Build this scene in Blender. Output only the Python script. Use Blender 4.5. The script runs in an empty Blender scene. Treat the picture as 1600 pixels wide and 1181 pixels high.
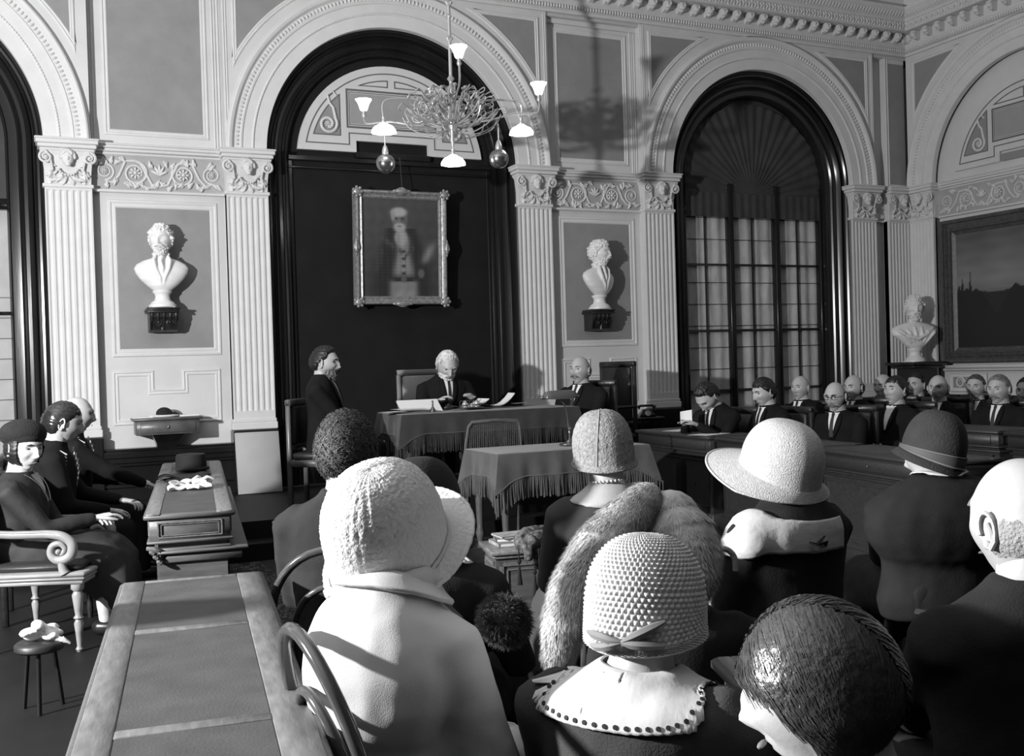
import bpy, math, random
import numpy as np
from mathutils import Matrix, Vector
R_ = math.radians
rnd = random.Random(7)
COL = bpy.context.scene.collection
SC = bpy.context.scene
# ------------------------------------------------------------------ camera
CAMZ = 1.44
CAM = np.array([0.0, -10.4, CAMZ])
FL, YAW, PITCH, ROLL = 1620.88, 0.4302964, -0.0119717, -0.0300431
_f = np.array([math.sin(YAW)*math.cos(PITCH), math.cos(YAW)*math.cos(PITCH), math.sin(PITCH)])
_r = np.array([math.cos(YAW), -math.sin(YAW), 0.0]); _u = np.cross(_r, _f)
_r, _u = _r*math.cos(ROLL)+_u*math.sin(ROLL), -_r*math.sin(ROLL)+_u*math.cos(ROLL)
cd = bpy.data.cameras.new('camera'); cam = bpy.data.objects.new('camera', cd); COL.objects.link(cam)
cd.sensor_fit = 'HORIZONTAL'; cd.sensor_width = 36; cd.lens = FL/1600*36; cd.clip_start = 0.05
cam.matrix_world = Matrix(((_r[0], _u[0], -_f[0], CAM[0]), (_r[1], _u[1], -_f[1], CAM[1]), (_r[2], _u[2], -_f[2], CAM[2]), (0, 0, 0, 1)))
SC.camera = cam
def ray(x, y): return _f+_r*(x-800)/FL-_u*(y-590.5)/FL
def atY(x, y, Y): d = ray(x, y); return CAM+d*(Y-CAM[1])/d[1]
def atZ(x, y, Z): d = ray(x, y); return CAM+d*(Z-CAM[2])/d[2]
def atD(x, y, t): return CAM+ray(x, y)*t
# ------------------------------------------------------------------ world, lights, exposure
w = bpy.data.worlds.new('world'); SC.world = w; w.use_nodes = True
w.node_tree.nodes['Background'].inputs[0].default_value = (0.5, 0.5, 0.5, 1)
w.node_tree.nodes['Background'].inputs[1].default_value = 0.02
def lamp(name, kind, loc, energy, **k):
    l = bpy.data.lights.new(name, kind); l.energy = energy
    for a, b in k.items(): setattr(l, a, b)
    o = bpy.data.objects.new(name, l); COL.objects.link(o); o.location = loc
    return o
lamp('photographers_lamp', 'POINT', (-3.45, -6.75, 2.45), 2700, shadow_soft_size=0.09)
SC.view_settings.view_transform = 'Standard'; SC.view_settings.look = 'None'
SC.view_settings.exposure = 0.0; SC.view_settings.gamma = 1.0; SC.view_settings.use_curve_mapping = False
# ------------------------------------------------------------------ materials (all grey, procedural)
MATS = {}
def mat(name, v, rough=0.6, bump=0.0, scale=40.0, var=0.0, vscale=8.0, metal=0.0, spec=0.5, kind='noise', emit=0.0, stretch=None, sheen=0.0, detail=4.0, trans=0.0, dist=0.01):
    if name in MATS: return MATS[name]
    m = bpy.data.materials.new(name); m.use_nodes = True; nt = m.node_tree; N = nt.nodes; L = nt.links
    b = N['Principled BSDF']
    b.inputs['Base Color'].default_value = (v, v, v, 1); b.inputs['Roughness'].default_value = rough
    b.inputs['Metallic'].default_value = metal; b.inputs['Specular IOR Level'].default_value = spec
    if sheen: b.inputs['Sheen Weight'].default_value = sheen
    if emit:
        b.inputs['Emission Color'].default_value = (1, 1, 1, 1); b.inputs['Emission Strength'].default_value = emit
    tc = N.new('ShaderNodeTexCoord'); mp = N.new('ShaderNodeMapping'); L.new(tc.outputs['Object'], mp.inputs[0])
    if stretch: mp.inputs['Scale'].default_value = stretch
    if var:
        n = N.new('ShaderNodeTexNoise'); n.inputs['Scale'].default_value = vscale; n.inputs['Detail'].default_value = 6
        L.new(mp.outputs[0], n.inputs['Vector'])
        r = N.new('ShaderNodeMapRange'); r.inputs[1].default_value = 0.3; r.inputs[2].default_value = 0.7
        r.inputs[3].default_value = v*(1-var); r.inputs[4].default_value = min(1, v*(1+var))
        L.new(n.outputs[0], r.inputs[0]); L.new(r.outputs[0], b.inputs['Base Color'])
    if bump:
        if kind == 'voronoi':
            n = N.new('ShaderNodeTexVoronoi'); n.inputs['Scale'].default_value = scale
        elif kind == 'wave':
            n = N.new('ShaderNodeTexWave'); n.inputs['Scale'].default_value = scale; n.inputs['Distortion'].default_value = 3
        else:
            n = N.new('ShaderNodeTexNoise'); n.inputs['Scale'].default_value = scale; n.inputs['Detail'].default_value = detail
        L.new(mp.outputs[0], n.inputs['Vector'])
        bp = N.new('ShaderNodeBump'); bp.inputs['Strength'].default_value = bump; bp.inputs['Distance'].default_value = dist
        L.new(n.outputs[0], bp.inputs['Height']); L.new(bp.outputs[0], b.inputs['Normal'])
    MATS[name] = m
    return m
PLASTER = mat('painted_plaster', 0.62, 0.75, 0.10, 60, 0.05, 3, spec=0.3)
STUCCO = mat('moulded_stucco', 0.66, 0.7, 0.12, 90, 0.04, 6, spec=0.3)
FRGROUND = mat('grimy_shaded_ground', 0.40, 0.85, 0.2, 90, 0.06, 6, spec=.2)  # ground toned down for dirt and the shade between the carvings
FIELD = mat('grey_wall_panel', 0.28, 0.85, 0.2, 90, 0.07, 5, spec=0.2)
GROOVE = mat('dark_painted_line', 0.13, 0.8)
DARKWOOD = mat('dark_polished_wood', 0.012, 0.22, 0.05, 30, 0.3, 5, stretch=(1, 1, .1))
DARKWALL = mat('dark_wall_cloth', 0.010, 0.85, 0.3, 220, 0.2, 4, spec=0.25)
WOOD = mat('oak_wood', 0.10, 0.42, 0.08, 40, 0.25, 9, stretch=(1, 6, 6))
WOODSH = mat('shaded_oak_wood', 0.035, 0.42, 0.08, 40, 0.25, 9, stretch=(1, 6, 6))  # the oak again, shadow over the right-hand desks mixed into its colour
WOODL = mat('light_oak_border', 0.16, 0.45, 0.08, 40, 0.3, 12, stretch=(5, 1, 5))
LEATHER = mat('leather_inlay', 0.075, 0.6, 0.15, 160, 0.2, 10, spec=0.35)
FLOORM = mat('dark_floor', 0.008, 0.6, 0.1, 20, 0.3, 3, spec=0.3)
MARBLE = mat('white_marble', 0.80, 0.45, 0.1, 60, 0.05, 9)
BLACKIRON = mat('dark_carved_wood', 0.022, 0.3, 0.25, 60, 0.3, 20)
BRASS = mat('dull_brass', 0.20, 0.28, metal=0.85, bump=0.05)
GILT = mat('gilt_frame', 0.30, 0.38, 0.5, 45, 0.35, 30, metal=0.35, dist=0.006)
# ------------------------------------------------------------------ mesh builder
class MB:
    def __init__(s): s.v = []; s.f = []; s.M = None; s.mi = []; s.cur = 0
    def add(s, vs, fs):
        o = len(s.v)
        if s.M is not None: vs = [tuple(s.M @ Vector(v)) for v in vs]
        s.v.extend([tuple(float(c) for c in v) for v in vs])
        s.f.extend([tuple(i+o for i in f) for f in fs]); s.mi.extend([s.cur]*len(fs))
        return s
    def box(s, x0, x1, y0, y1, z0, z1):
        vs = [(x, y, z) for z in (z0, z1) for y in (y0, y1) for x in (x0, x1)]
        return s.add(vs, [(0, 2, 3, 1), (4, 5, 7, 6), (0, 1, 5, 4), (2, 6, 7, 3), (0, 4, 6, 2), (1, 3, 7, 5)])
    def rbox(s, x0, x1, y0, y1, z0, z1, b=0.006):   # box with chamfered vertical and top edges
        rings = []
        for z, i in ((z0, b), (z0+b, 0), (z1-b, 0), (z1, b)):
            rings.append([(x0+i+b, y0+i, z), (x1-i-b, y0+i, z), (x1-i, y0+i+b, z), (x1-i, y1-i-b, z), (x1-i-b, y1-i, z), (x0+i+b, y1-i, z), (x0+i, y1-i-b, z), (x0+i, y0+i+b, z)])
        return s.loft(rings)
    def loft(s, rings, closed=True, caps=True):
        n = len(rings[0]); vs = [p for r in rings for p in r]; fs = []
        for i in range(len(rings)-1):
            for j in range(n if closed else n-1):
                a = i*n+j; b = i*n+(j+1) % n; fs.append((a, b, b+n, a+n))
        if caps and closed:
            fs.append(tuple(range(n-1, -1, -1))); fs.append(tuple(range((len(rings)-1)*n, len(rings)*n)))
        return s.add(vs, fs)
    def lathe(s, prof, c=(0, 0, 0), n=16, sx=1, sy=1):
        return s.loft([[(c[0]+sx*r*math.cos(2*math.pi*j/n), c[1]+sy*r*math.sin(2*math.pi*j/n), c[2]+z) for j in range(n)] for r, z in prof])
    def tube(s, pts, rad, n=6, closed=False):
        P = [Vector(p) for p in pts]; m = len(P)
        if not hasattr(rad, '__len__'): rad = [rad]*m
        rings = []; prev = None
        for i in range(m):
            a = P[(i-1) % m] if (closed or i > 0) else P[i]; b = P[(i+1) % m] if (closed or i < m-1) else P[i]
            t = (b-a)
            t = t.normalized() if t.length > 1e-9 else Vector((0, 0, 1))
            if prev is None:
                up = Vector((0, 0, 1)) if abs(t.z) < .9 else Vector((1, 0, 0)); nx = t.cross(up).normalized()
            else:
                nx = prev-t*prev.dot(t)
                nx = nx.normalized() if nx.length > 1e-6 else t.orthogonal().normalized()
            prev = nx; ny = t.cross(nx)
            rings.append([tuple(P[i]+(nx*math.cos(2*math.pi*j/n)+ny*math.sin(2*math.pi*j/n))*rad[i]) for j in range(n)])
        if closed: rings.append(rings[0])
        return s.loft(rings, caps=not closed)
    def stube(s, pts, rad, n=6, sub=4):   # tube along a smoothed path
        P = [Vector(p) for p in pts]; m = len(P)
        if not hasattr(rad, '__len__'): rad = [rad]*m
        out = []; rr = []
        for i in range(m-1):
            a, b, c, d = P[max(0, i-1)], P[i], P[i+1], P[min(m-1, i+2)]
            for k in range(sub):
                t = k/sub; out.append(tuple(.5*((2*b)+(c-a)*t+(2*a-5*b+4*c-d)*t*t+(3*b-a-3*c+d)*t**3))); rr.append(rad[i]*(1-t)+rad[i+1]*t)
        out.append(tuple(P[-1])); rr.append(rad[-1]); return s.tube(out, rr, n)
    def ell(s, c, r, nu=10, nv=7, M=None):
        if not hasattr(r, '__len__'): r = (r, r, r)
        vs = [(0, 0, -1)]
        for i in range(1, nv):
            a = -math.pi/2+math.pi*i/nv
            vs += [(math.cos(a)*math.cos(2*math.pi*j/nu), math.cos(a)*math.sin(2*math.pi*j/nu), math.sin(a)) for j in range(nu)]
        vs.append((0, 0, 1)); fs = []
        for j in range(nu): fs.append((0, 1+(j+1) % nu, 1+j))
        for i in range(nv-2):
            for j in range(nu):
                a = 1+i*nu+j; b = 1+i*nu+(j+1) % nu; fs.append((a, b, b+nu, a+nu))
        t = 1+(nv-2)*nu
        for j in range(nu): fs.append((t+j, t+(j+1) % nu, t+nu))
        out = []
        for v in vs:
            p = Vector((v[0]*r[0], v[1]*r[1], v[2]*r[2]))
            if M is not None: p = M @ p
            out.append((p.x+c[0], p.y+c[1], p.z+c[2]))
        return s.add(out, fs)
    def grid(s, fn, nu, nv, cu=False, cv=False):
        vs = [fn(i/(nu-(0 if cu else 1)), j/(nv-(0 if cv else 1))) for i in range(nu) for j in range(nv)]; fs = []
        for i in range(nu if cu else nu-1):
            for j in range(nv if cv else nv-1):
                a = i*nv+j; b = ((i+1) % nu)*nv+j; c = ((i+1) % nu)*nv+(j+1) % nv; d = i*nv+(j+1) % nv
                fs.append((a, b, c, d))
        return s.add(vs, fs)
    def sweep_poly(s, poly, prof, closed=True):
        """profile (inward offset d, depth y) carried round a polygon lying in XZ (counter-clockwise as seen from -Y)"""
        n = len(poly); rings = []
        for d, y in prof:
            ring = []
            for i in range(n):
                p = Vector(poly[i]); a = Vector(poly[(i-1) % n]); b = Vector(poly[(i+1) % n])
                if not closed and i == 0: a = p-(b-p)
                if not closed and i == n-1: b = p+(p-a)
                e1 = (p-a).normalized(); e2 = (b-p).normalized()
                n1 = Vector((-e1.y, e1.x)); n2 = Vector((-e2.y, e2.x)); m = n1+n2
                m = m/max(0.25, m.length_squared)*2 if m.length > 1e-6 else n1
                q = p+m*d; ring.append((q.x, y, q.y))
            rings.append(ring)
        k = len(rings); vs = [p for r in rings for p in r]; fs = []
        for i in range(k-1):
            for j in range(n if closed else n-1):
                a = i*n+j; b = i*n+(j+1) % n; fs.append((a, b, b+n, a+n))
        return s.add(vs, fs)
    def prism(s, poly, y0, y1):   # polygon in XZ, extruded in Y
        n = len(poly); vs = [(x, y0, z) for x, z in poly]+[(x, y1, z) for x, z in poly]
        return s.add(vs, [tuple(range(n)), tuple(range(2*n-1, n-1, -1))]+[(i, i+n, (i+1) % n+n, (i+1) % n) for i in range(n)])
    def mesh(s, name, mats, smooth=True, angle=52):
        me = bpy.data.meshes.new(name); me.from_pydata(s.v, [], s.f)
        for m in (mats if isinstance(mats, (list, tuple)) else [mats]): me.materials.append(m)
        me.polygons.foreach_set('material_index', s.mi)
        if smooth:
            me.polygons.foreach_set('use_smooth', [True]*len(s.f))
            try: me.set_sharp_from_angle(angle=R_(angle))
            except Exception: pass
        me.update(); return me
    def build(s, name, mats, parent=None, smooth=True, angle=52):
        o = bpy.data.objects.new(name, s.mesh(name, mats, smooth, angle)); COL.objects.link(o)
        if parent is not None: o.parent = parent
        return o
def obj(name, me, parent=None, M=None):
    o = bpy.data.objects.new(name, me); COL.objects.link(o)
    if parent is not None: o.parent = parent
    if M is not None: o.matrix_local = M
    return o
def tag(o, label=None, cat=None, group=None, kind=None):
    if label: o['label'] = label
    if cat: o['category'] = cat
    if group: o['group'] = group
    if kind: o['kind'] = kind
    return o
def empty(name, loc=(0, 0, 0), rz=0, label=None, cat=None, group=None, kind=None):
    o = bpy.data.objects.new(name, None); COL.objects.link(o); o.location = loc; o.rotation_euler = (0, 0, rz)
    o.empty_display_size = .1
    return tag(o, label, cat, group, kind)
def subsurf(o, n=1):
    m = o.modifiers.new('s', 'SUBSURF'); m.levels = n; m.render_levels = n; return o
def copy_tree(o, parent=None):
    c = o.copy(); COL.objects.link(c); c.parent = parent
    if parent is not None: c.matrix_local = o.matrix_local.copy()
    for ch in list(o.children): copy_tree(ch, c)
    return c
T = Matrix.Translation
def RZ(a): return Matrix.Rotation(a, 4, 'Z')
def RX(a): return Matrix.Rotation(a, 4, 'X')
def RY(a): return Matrix.Rotation(a, 4, 'Y')
def S3(x, y, z): return Matrix.Diagonal((x, y, z, 1))

# ================================================================== THE ROOM
X0, PW, FW, BW, XC = 0.5347, 0.4046, 1.2248, 3.5664, 10.697
ZN, ZB, ZT, ZA = 3.232, 0.907, 3.632, 5.39       # necking, pilaster foot, capital top (arch spring), architrave
RI = (BW-2*PW)/2; RO = BW/2
BAYS = [X0-BW, X0+FW, X0+2*FW+BW]                # left edge of each arched bay
FD = 0.12                                         # depth of the wall fields behind the bays
ARC = lambda cx, r, a0=0.0, a1=math.pi, n=48: [(cx+r*math.cos(a0+(a1-a0)*i/n), ZT+r*math.sin(a0+(a1-a0)*i/n)) for i in range(n+1)]
RW = Matrix(((0, 1, 0, XC), (-1, 0, 0, 0), (0, 0, 1, 0), (0, 0, 0, 1)))   # wall coordinates -> right wall
def struct(o): o['kind'] = 'structure'; return o

def spandrel(mb, x0):
    cx = x0+RO; r = RO-.02; zt = ZA+.06; n = 48
    A = [math.pi*i/n for i in range(n+1)]; vs = []
    for a in A:
        c, s_ = math.cos(a), math.sin(a); k = min(RO/max(abs(c), 1e-6), (zt-ZT)/max(s_, 1e-6))
        vs += [(cx+r*c, 0, ZT+r*s_), (cx+max(k, r)*c, 0, ZT+max(k, r)*s_)]
    mb.add(vs, [(2*i, 2*i+1, 2*i+3, 2*i+2) for i in range(n)])
    for sgn in (1, -1):
        ca = math.atan2(zt-ZT, RO); mb.add([(cx+sgn*RO, 0, ZT), (cx+sgn*RO, 0, zt), (cx+sgn*RO, .3, zt), (cx+sgn*RO, .3, ZT)], [(0, 1, 2, 3)])
        i0 = [i for i, a in enumerate(A) if a > ca][0]
        e0 = vs[2*(i0-1)+1]; e1 = vs[2*i0+1]
        e0 = (cx+sgn*(e0[0]-cx), 0, e0[2]); e1 = (cx+sgn*(e1[0]-cx), 0, e1[2]); mb.add([e0, (cx+sgn*RO, 0, zt), e1], [(0, 1, 2)])
wb = MB()
for x0 in BAYS: spandrel(wb, x0)
for a in (X0, X0+FW+BW): wb.box(a, a+FW, FD, .45, 0, 5.5)
wb.box(X0+2*FW+2*BW, 10.343, FD, .45, 0, 5.5)
wb.box(10.343, XC, 0.04, .45, 0, 5.5)
for x0 in BAYS:
    for a in (x0, x0+BW-PW): wb.box(a, a+PW, .035, .30, 0, ZT)
    for sgn in (1, -1):
        pass
wb.box(-4.2, BAYS[0], FD, .45, 0, 5.5)
wb.box(-4.2, XC+.3, 0.02, .45, 5.36, 6.9)
struct(wb.build('wall_back', PLASTER, smooth=False))
rw = MB(); rw.M = RW
spandrel(rw, 0)
for a in (0, BW-PW): rw.box(a, a+PW, .035, .30, 0, ZT)
rw.box(BW, BW+4.5, FD, .45, 0, 5.5); rw.box(-.3, BW+4.5, .02, .45, 5.36, 6.9)
rw.box(PW, BW-PW, .12, .45, 0, ZT)
rw.prism([(PW+RI+(RI+.1)*math.cos(a), ZT+(RI+.1)*math.sin(a)) for a in [math.pi*i/32 for i in range(33)]], .12, .40)
struct(rw.build('wall_right', PLASTER, smooth=False))
fl = MB(); fl.box(-6, XC+.3, -15, .5, -.1, 0); struct(fl.build('floor', FLOORM, smooth=False))
ce = MB(); ce.box(-6, XC+.3, -15, .5, 6.9, 7.0); struct(ce.build('ceiling', PLASTER, smooth=False))
pod = MB(); pod.box(-4.2, 7.6, -2.40, .03, 0.001, .14); pod.box(-4.2, 7.6, -2.15, .03, .14, .28)
o = struct(pod.build('trim_1', FLOORM, smooth=False))

# ---- archivolts with their bead and leaf bands
def archivolt(name, x0, M=None, a0=0.0, a1=math.pi):
    cx = x0+RO; b = MB()
    prof = [(RI, .06), (RI, -.005), (RI+.004, -.012), (RI+.125, -.012), (RI+.13, -.020), (RI+.140, -.024), (RI+.15, -.020),
            (RI+.155, -.016), (RI+.24, -.016), (RI+.246, -.028), (RI+.262, -.032), (RI+.27, -.022), (RI+.325, -.022), (RI+.333, -.036),
            (RI+.35, -.052), (RI+.375, -.06), (RI+.39, -.052), (RI+.395, -.03), (RO, -.03), (RO, .01)]
    n = 97
    b.grid(lambda u, v: (cx+prof[round(v*(len(prof)-1))][0]*math.cos(a0+(a1-a0)*u), prof[round(v*(len(prof)-1))][1], ZT+prof[round(v*(len(prof)-1))][0]*math.sin(a0+(a1-a0)*u)), n, len(prof))
    root = struct(b.build(name, STUCCO, angle=25))
    if M is not None: root.matrix_world = M
    e = MB(); g = MB()
    k = int((a1-a0)*RI/.034)
    for i in range(k):
        a = a0+(i+.5)/k*(a1-a0)
        Mx = T((cx+(RI+.298)*math.cos(a), -.026, ZT+(RI+.298)*math.sin(a))) @ RY(-a)
        e.ell((0, 0, 0), (.022, .018, .012), 6, 4, None) if False else None
        e.M = Mx; e.ell((0, 0, 0), (.024, .016, .0115), 6, 4); e.M = None
    k2 = int((a1-a0)*RI/.026)
    for i in range(k2):
        a = a0+(i+.5)/k2*(a1-a0); g.M = T((cx+(RI+.140)*math.cos(a), -.024, ZT+(RI+.140)*math.sin(a)))
        g.ell((0, 0, 0), (.0085, .0085, .0085), 5, 4)
    tag(e.build('leaf_band', STUCCO, root), kind='stuff'); tag(g.build('bead_band', STUCCO, root), kind='stuff')
    return root
archivolt('trim_2', BAYS[0], a0=0, a1=1.65); archivolt('trim_3', BAYS[1]); archivolt('trim_4', BAYS[2]); archivolt('trim_5', 0, RW)

# ---- spandrel and field panels
FR = [(0, 0.0), (.006, -.012), (.016, -.016), (.026, -.006), (.036, -.012), (.046, -.010), (.056, .004)]
def fan_faces(pts):   # fan from the sharp right-angled corner
    n = len(pts); cx_ = max(range(n), key=lambda i: (Vector(pts[i])-Vector(pts[n//2])).length if False else 0)
    best = None
    for i in range(n):
        a = (Vector(pts[i-1])-Vector(pts[i])).normalized(); b = (Vector(pts[(i+1) % n])-Vector(pts[i])).normalized(); sc = abs(a.dot(b))
        if best is None or sc < best[0]: best = (sc, i)
    i = best[1]
    return [(i, (i+k) % n, (i+k+1) % n) for k in range(1, n-1)]
def frame_panel(poly, y, root_name=None, M=None, parent=None, name='panel_moulding', fill=FIELD, s=1.0):
    """raised moulding round a sunk grey field"""
    b = MB(); b.sweep_poly(poly, [(d*s, y+h) for d, h in FR])
    o = b.build(name, STUCCO, parent, angle=30)
    q = MB(); ins = MB(); ins.sweep_poly(poly, [(.050*s, 0), ]); pts = [(v[0], v[2]) for v in ins.v]
    n = len(pts); q.add([(x, y-.002, z) for x, z in pts], [tuple(range(n))] if n < 12 else fan_faces(pts))
    f = q.build('panel_field', fill, o if parent is None else parent, smooth=False)
    if M is not None: o.matrix_world = M
    return o
tn = [6]
def next_trim(): tn[0] += 1; return 'trim_%d' % (tn[0]-1)
def spandrel_panel(x0, sgn, M=None):
    cx = x0+RO; r = RO+.085; xr = RO-.10; zt = ZA-.07-ZT
    a1 = math.acos(xr/r); a2 = math.asin(min(.999, zt/r))
    arc = [(cx+sgn*r*math.cos(a), ZT+r*math.sin(a)) for a in [a1+(a2-a1)*i/16 for i in range(17)]]
    poly = [(cx+sgn*xr, ZT+zt)]+arc[::-1]
    if sgn < 0: poly = poly[::-1]
    # orientation: sweep offsets to the left of travel -> make it counter-clockwise in (x, z)
    A = sum(poly[i][0]*poly[(i+1) % len(poly)][1]-poly[(i+1) % len(poly)][0]*poly[i][1] for i in range(len(poly)))
    if A < 0: poly = poly[::-1]
    struct(frame_panel(poly, 0.0, M=M, name=next_trim()))
spandrel_panel(BAYS[0], 1)
for s_ in (-1, 1): spandrel_panel(BAYS[1], s_); spandrel_panel(BAYS[2], s_)
spandrel_panel(0, -1, RW)
def rect(x0, x1, z0, z1): return [(x0, z0), (x1, z0), (x1, z1), (x0, z1)]
for fx in (X0, X0+FW+BW):
    struct(frame_panel(rect(fx+.13, fx+FW-.13, 3.74, 5.27), FD, name=next_trim(), s=1.1))
    struct(frame_panel(rect(fx+.135, fx+FW-.075, 1.63, 3.13), FD, name=next_trim(), s=1.5))
    c = fx+FW/2+.02; a, b_ = fx+.125, fx+FW-.095
    struct(frame_panel([(a, .98), (b_, .98), (b_, 1.50), (c+.13, 1.50), (c+.13, 1.32), (c-.13, 1.32), (c-.13, 1.50), (a, 1.50)], FD, name=next_trim(), s=1.1, fill=PLASTER))
# vertical edge mouldings of the fields and bays up to the cornice
ve = MB()
for fx in (X0, X0+FW+BW):
    for x in (fx+.02, fx+.045, fx+FW-.05, fx+FW-.075, fx+FW-.02): ve.tube([(x, FD-.004, 3.66), (x, FD-.004, 5.37)], .009, 6)
    ve.box(fx, fx+FW, FD-.035, FD, 5.31, 5.36)
for x0 in BAYS[1:]:
    for x in (x0+.018, x0+.04, x0+BW-.018, x0+BW-.04): ve.tube([(x, -.002, 3.66), (x, -.002, 5.36)], .007, 6)
ve.tube([(10.36, .036, 3.66), (10.36, .036, 5.36)], .012, 6); ve.tube([(10.40, .036, 3.66), (10.40, .036, 5.36)], .008, 6)
struct(ve.build(next_trim(), STUCCO))
q = MB(); q.box(10.42, XC-.01, .034, .05, 3.70, 5.30); struct(q.build(next_trim(), FIELD, smooth=False))
vr = MB(); vr.M = RW
for x in (.02, .05, BW-.02, BW-.045): vr.tube([(x, -.002, 3.66), (x, -.002, 5.36)], .009, 6)
struct(vr.build(next_trim(), STUCCO))

# ---- pilasters
def shaft_mesh(wd, z0, z1):
    b = MB(); n = 7; g = wd/(n*1.0)*.30; fwid = (wd-.03-(n-1)*g)/n
    sec = [(-wd/2, .10)]
    flz0, flz1 = z0+.16, z1-.05
    def section(depth):
        pts = [(-wd/2, .11), (-wd/2, 0)]
        x = -wd/2+.015
        for i in range(n):
            for k in range(6):
                t = k/5; pts.append((x+fwid*t, depth*math.sin(math.pi*t)**.6 if 0 < t < 1 else 0.0))
            x += fwid+g
        pts += [(wd/2, 0), (wd/2, .11)]
        return pts
    rings = []
    for z, d in ((z0+.02, 0), (flz0, 0), (flz0+.012, .012), (flz0+.02, .015), (flz1-.02, .015), (flz1-.012, .012), (flz1, 0), (z1, 0)):
        rings.append([(x, y, z) for x, y in section(d)])
    b.loft(rings, closed=False)
    for (za, zb, e) in ((z0-.02, z0+.05, .02), (z0+.05, z0+.085, .012), (z1-.03, z1+.005, .016)):
        b.rbox(-wd/2-e, wd/2+e, -e, .11, za, zb, .006)
    return b.mesh('pilaster_shaft', STUCCO, angle=30)
def volute(mb, cx, cz, r, sgn, y, th=.012):
    pts = []; rad = []
    for i in range(30):
        t = i/29; a = t*2*math.pi*1.9; rr = r*(1-t*.86)
        pts.append((cx+sgn*rr*math.sin(a), y-.02*t, cz+rr*math.cos(a))); rad.append(th*(1-.45*t))
    mb.tube(pts, rad, 5); mb.ell((cx, y-.02, cz), (.016, .016, .016), 6, 5)
def leaf(mb, x, z, h, wd, y, lean=0.0, curl=.045):
    rings = []
    for i in range(7):
        t = i/6; ww = wd*(math.sin(math.pi*(.18+.80*t))**.8); yy = y-curl*t**2.5; zz = z+h*(t if t < .9 else .9-(t-.9)*.4)
        rings.append([(x+lean*t+ww*k, yy+.012*abs(k)*2, zz) for k in (-.5, -.32, -.16, 0, .16, .32, .5)])
        rings[-1][3] = (rings[-1][3][0], yy-.012, zz)
    vs = [p for r in rings for p in r]; fs = [(i*7+j, i*7+j+1, (i+1)*7+j+1, (i+1)*7+j) for i in range(6) for j in range(6)]
    mb.add(vs, fs)
HEADM = {}
def small_head(kind):
    b = MB(); b.ell((0, -.06, .005), (.042, .045, .055), 12, 9); b.ell((0, -.105, 0), (.008, .012, .014), 6, 5)
    b.ell((0, -.085, -.040), (.022, .022, .018), 8, 6)
    for s in (-1, 1): b.ell((s*.017, -.096, .016), (.009, .006, .005), 6, 4)
    for i in range(11):
        a = math.pi*(i/10); b.ell((.045*math.cos(a), -.06, .012+.05*math.sin(a)), (.016, .022, .016), 6, 5)
    for i in range(7):
        a = math.pi*(.15+.7*i/6); b.ell((.03*math.cos(a), -.085, .022+.035*math.sin(a)), (.012, .014, .012), 6, 4)
    return b.mesh('carved_head', STUCCO)
def pilaster(cx, M=None, wd=PW, name=None, heads=True):
    root = struct(obj(name or next_trim(), SHAFT if wd == PW else shaft_mesh(wd, ZB, ZN)))
    P = (M or Matrix()) @ T((cx, 0, 0)); root.matrix_world = P
    k = wd/PW
    for key, me in CAPITAL.items():
        if key == 'volute':
            for s in (-1, 1): obj('volute', me, root, T((s*.185*k, 0, 0)) @ S3(s, 1, 1))
        elif key == 'acanthus_leaf':
            for x, sc in ((-.145, 1), (-.05, .8), (.05, .8), (.145, 1)): obj('acanthus_leaf', me, root, T((x*k, 0, ZN*(1-sc))) @ S3(1, 1, sc))
        else: obj(key, me, root, S3(k, 1, 1))
    return root
SHAFT = shaft_mesh(PW, ZB, ZN)
cb = MB()
cb.loft([[(-a, -p_, z), (a, -p_, z), (a, .12, z), (-a, .12, z)] for z, a, p_ in ((ZN, .195, 0), (ZN+.12, .2, .005), (ZN+.26, .215, .03), (ZN+.31, .235, .055))])
cap_me = cb.mesh('bell', STUCCO, smooth=False)
ab = MB()
for za, zb, a, p_ in ((ZN+.30, ZN+.325, .235, .06), (ZN+.325, ZN+.36, .25, .085), (ZN+.36, ZN+.40, .265, .10), (ZN+.395, ZN+.415, .275, .11)): ab.rbox(-a, a, -p_, .12, za, zb, .006)
ab_me = ab.mesh('abacus', STUCCO, angle=30)
vo = MB(); volute(vo, 0, ZN+.235, .058, 1, -.055, .013)
vo.tube([(-.02, -.03, ZN+.05), (-.055, -.04, ZN+.13), (-.035, -.06, ZN+.24), (0, -.06, ZN+.292)], [.006, .009, .012, .013], 5)
lf = MB(); leaf(lf, 0, ZN+.005, .13, .085, -.012); 
lf.M = T((0, 0, ZN)); lf.M = None
sw = MB()
for k in (-1, 1):
    for (x, z, a, l) in ((.03, .03, .5, .05), (.07, .05, .9, .055), (.11, .04, 1.3, .05), (.15, .09, 1.2, .05), (.10, .11, .7, .04), (.125, .17, 1.9, .035)):
        sw.M = T((k*x, -.018, ZN+z)) @ RY(-k*a); sw.ell((0, 0, 0), (l*.35, .018, l), 6, 4); sw.M = None
for i in range(9):
    t = i/8; a = math.pi*(1.12+.76*t); sw.ell((.085*math.cos(a), -.045, ZN+.155+.075*math.sin(a)), (.013, .013, .013), 6, 4)
sw_me = sw.mesh('garland', STUCCO)
CAPITAL = {'bell': cap_me, 'abacus': ab_me, 'volute': vo.mesh('volute', STUCCO), 'acanthus_leaf': lf.mesh('acanthus_leaf', STUCCO), 'garland': sw_me}
hm = small_head(0); hm.transform(T((0, .0, ZN+.225)) @ S3(1.25, 1.0, 1.3)); CAPITAL['carved_head'] = hm
for x0 in BAYS:
    if x0 > 0: pilaster(x0+PW/2)
    pilaster(x0+BW-PW/2)
pilaster(10.343+.2, wd=.40)
pilaster(PW/2, RW); pilaster(BW-PW/2, RW)

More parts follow.
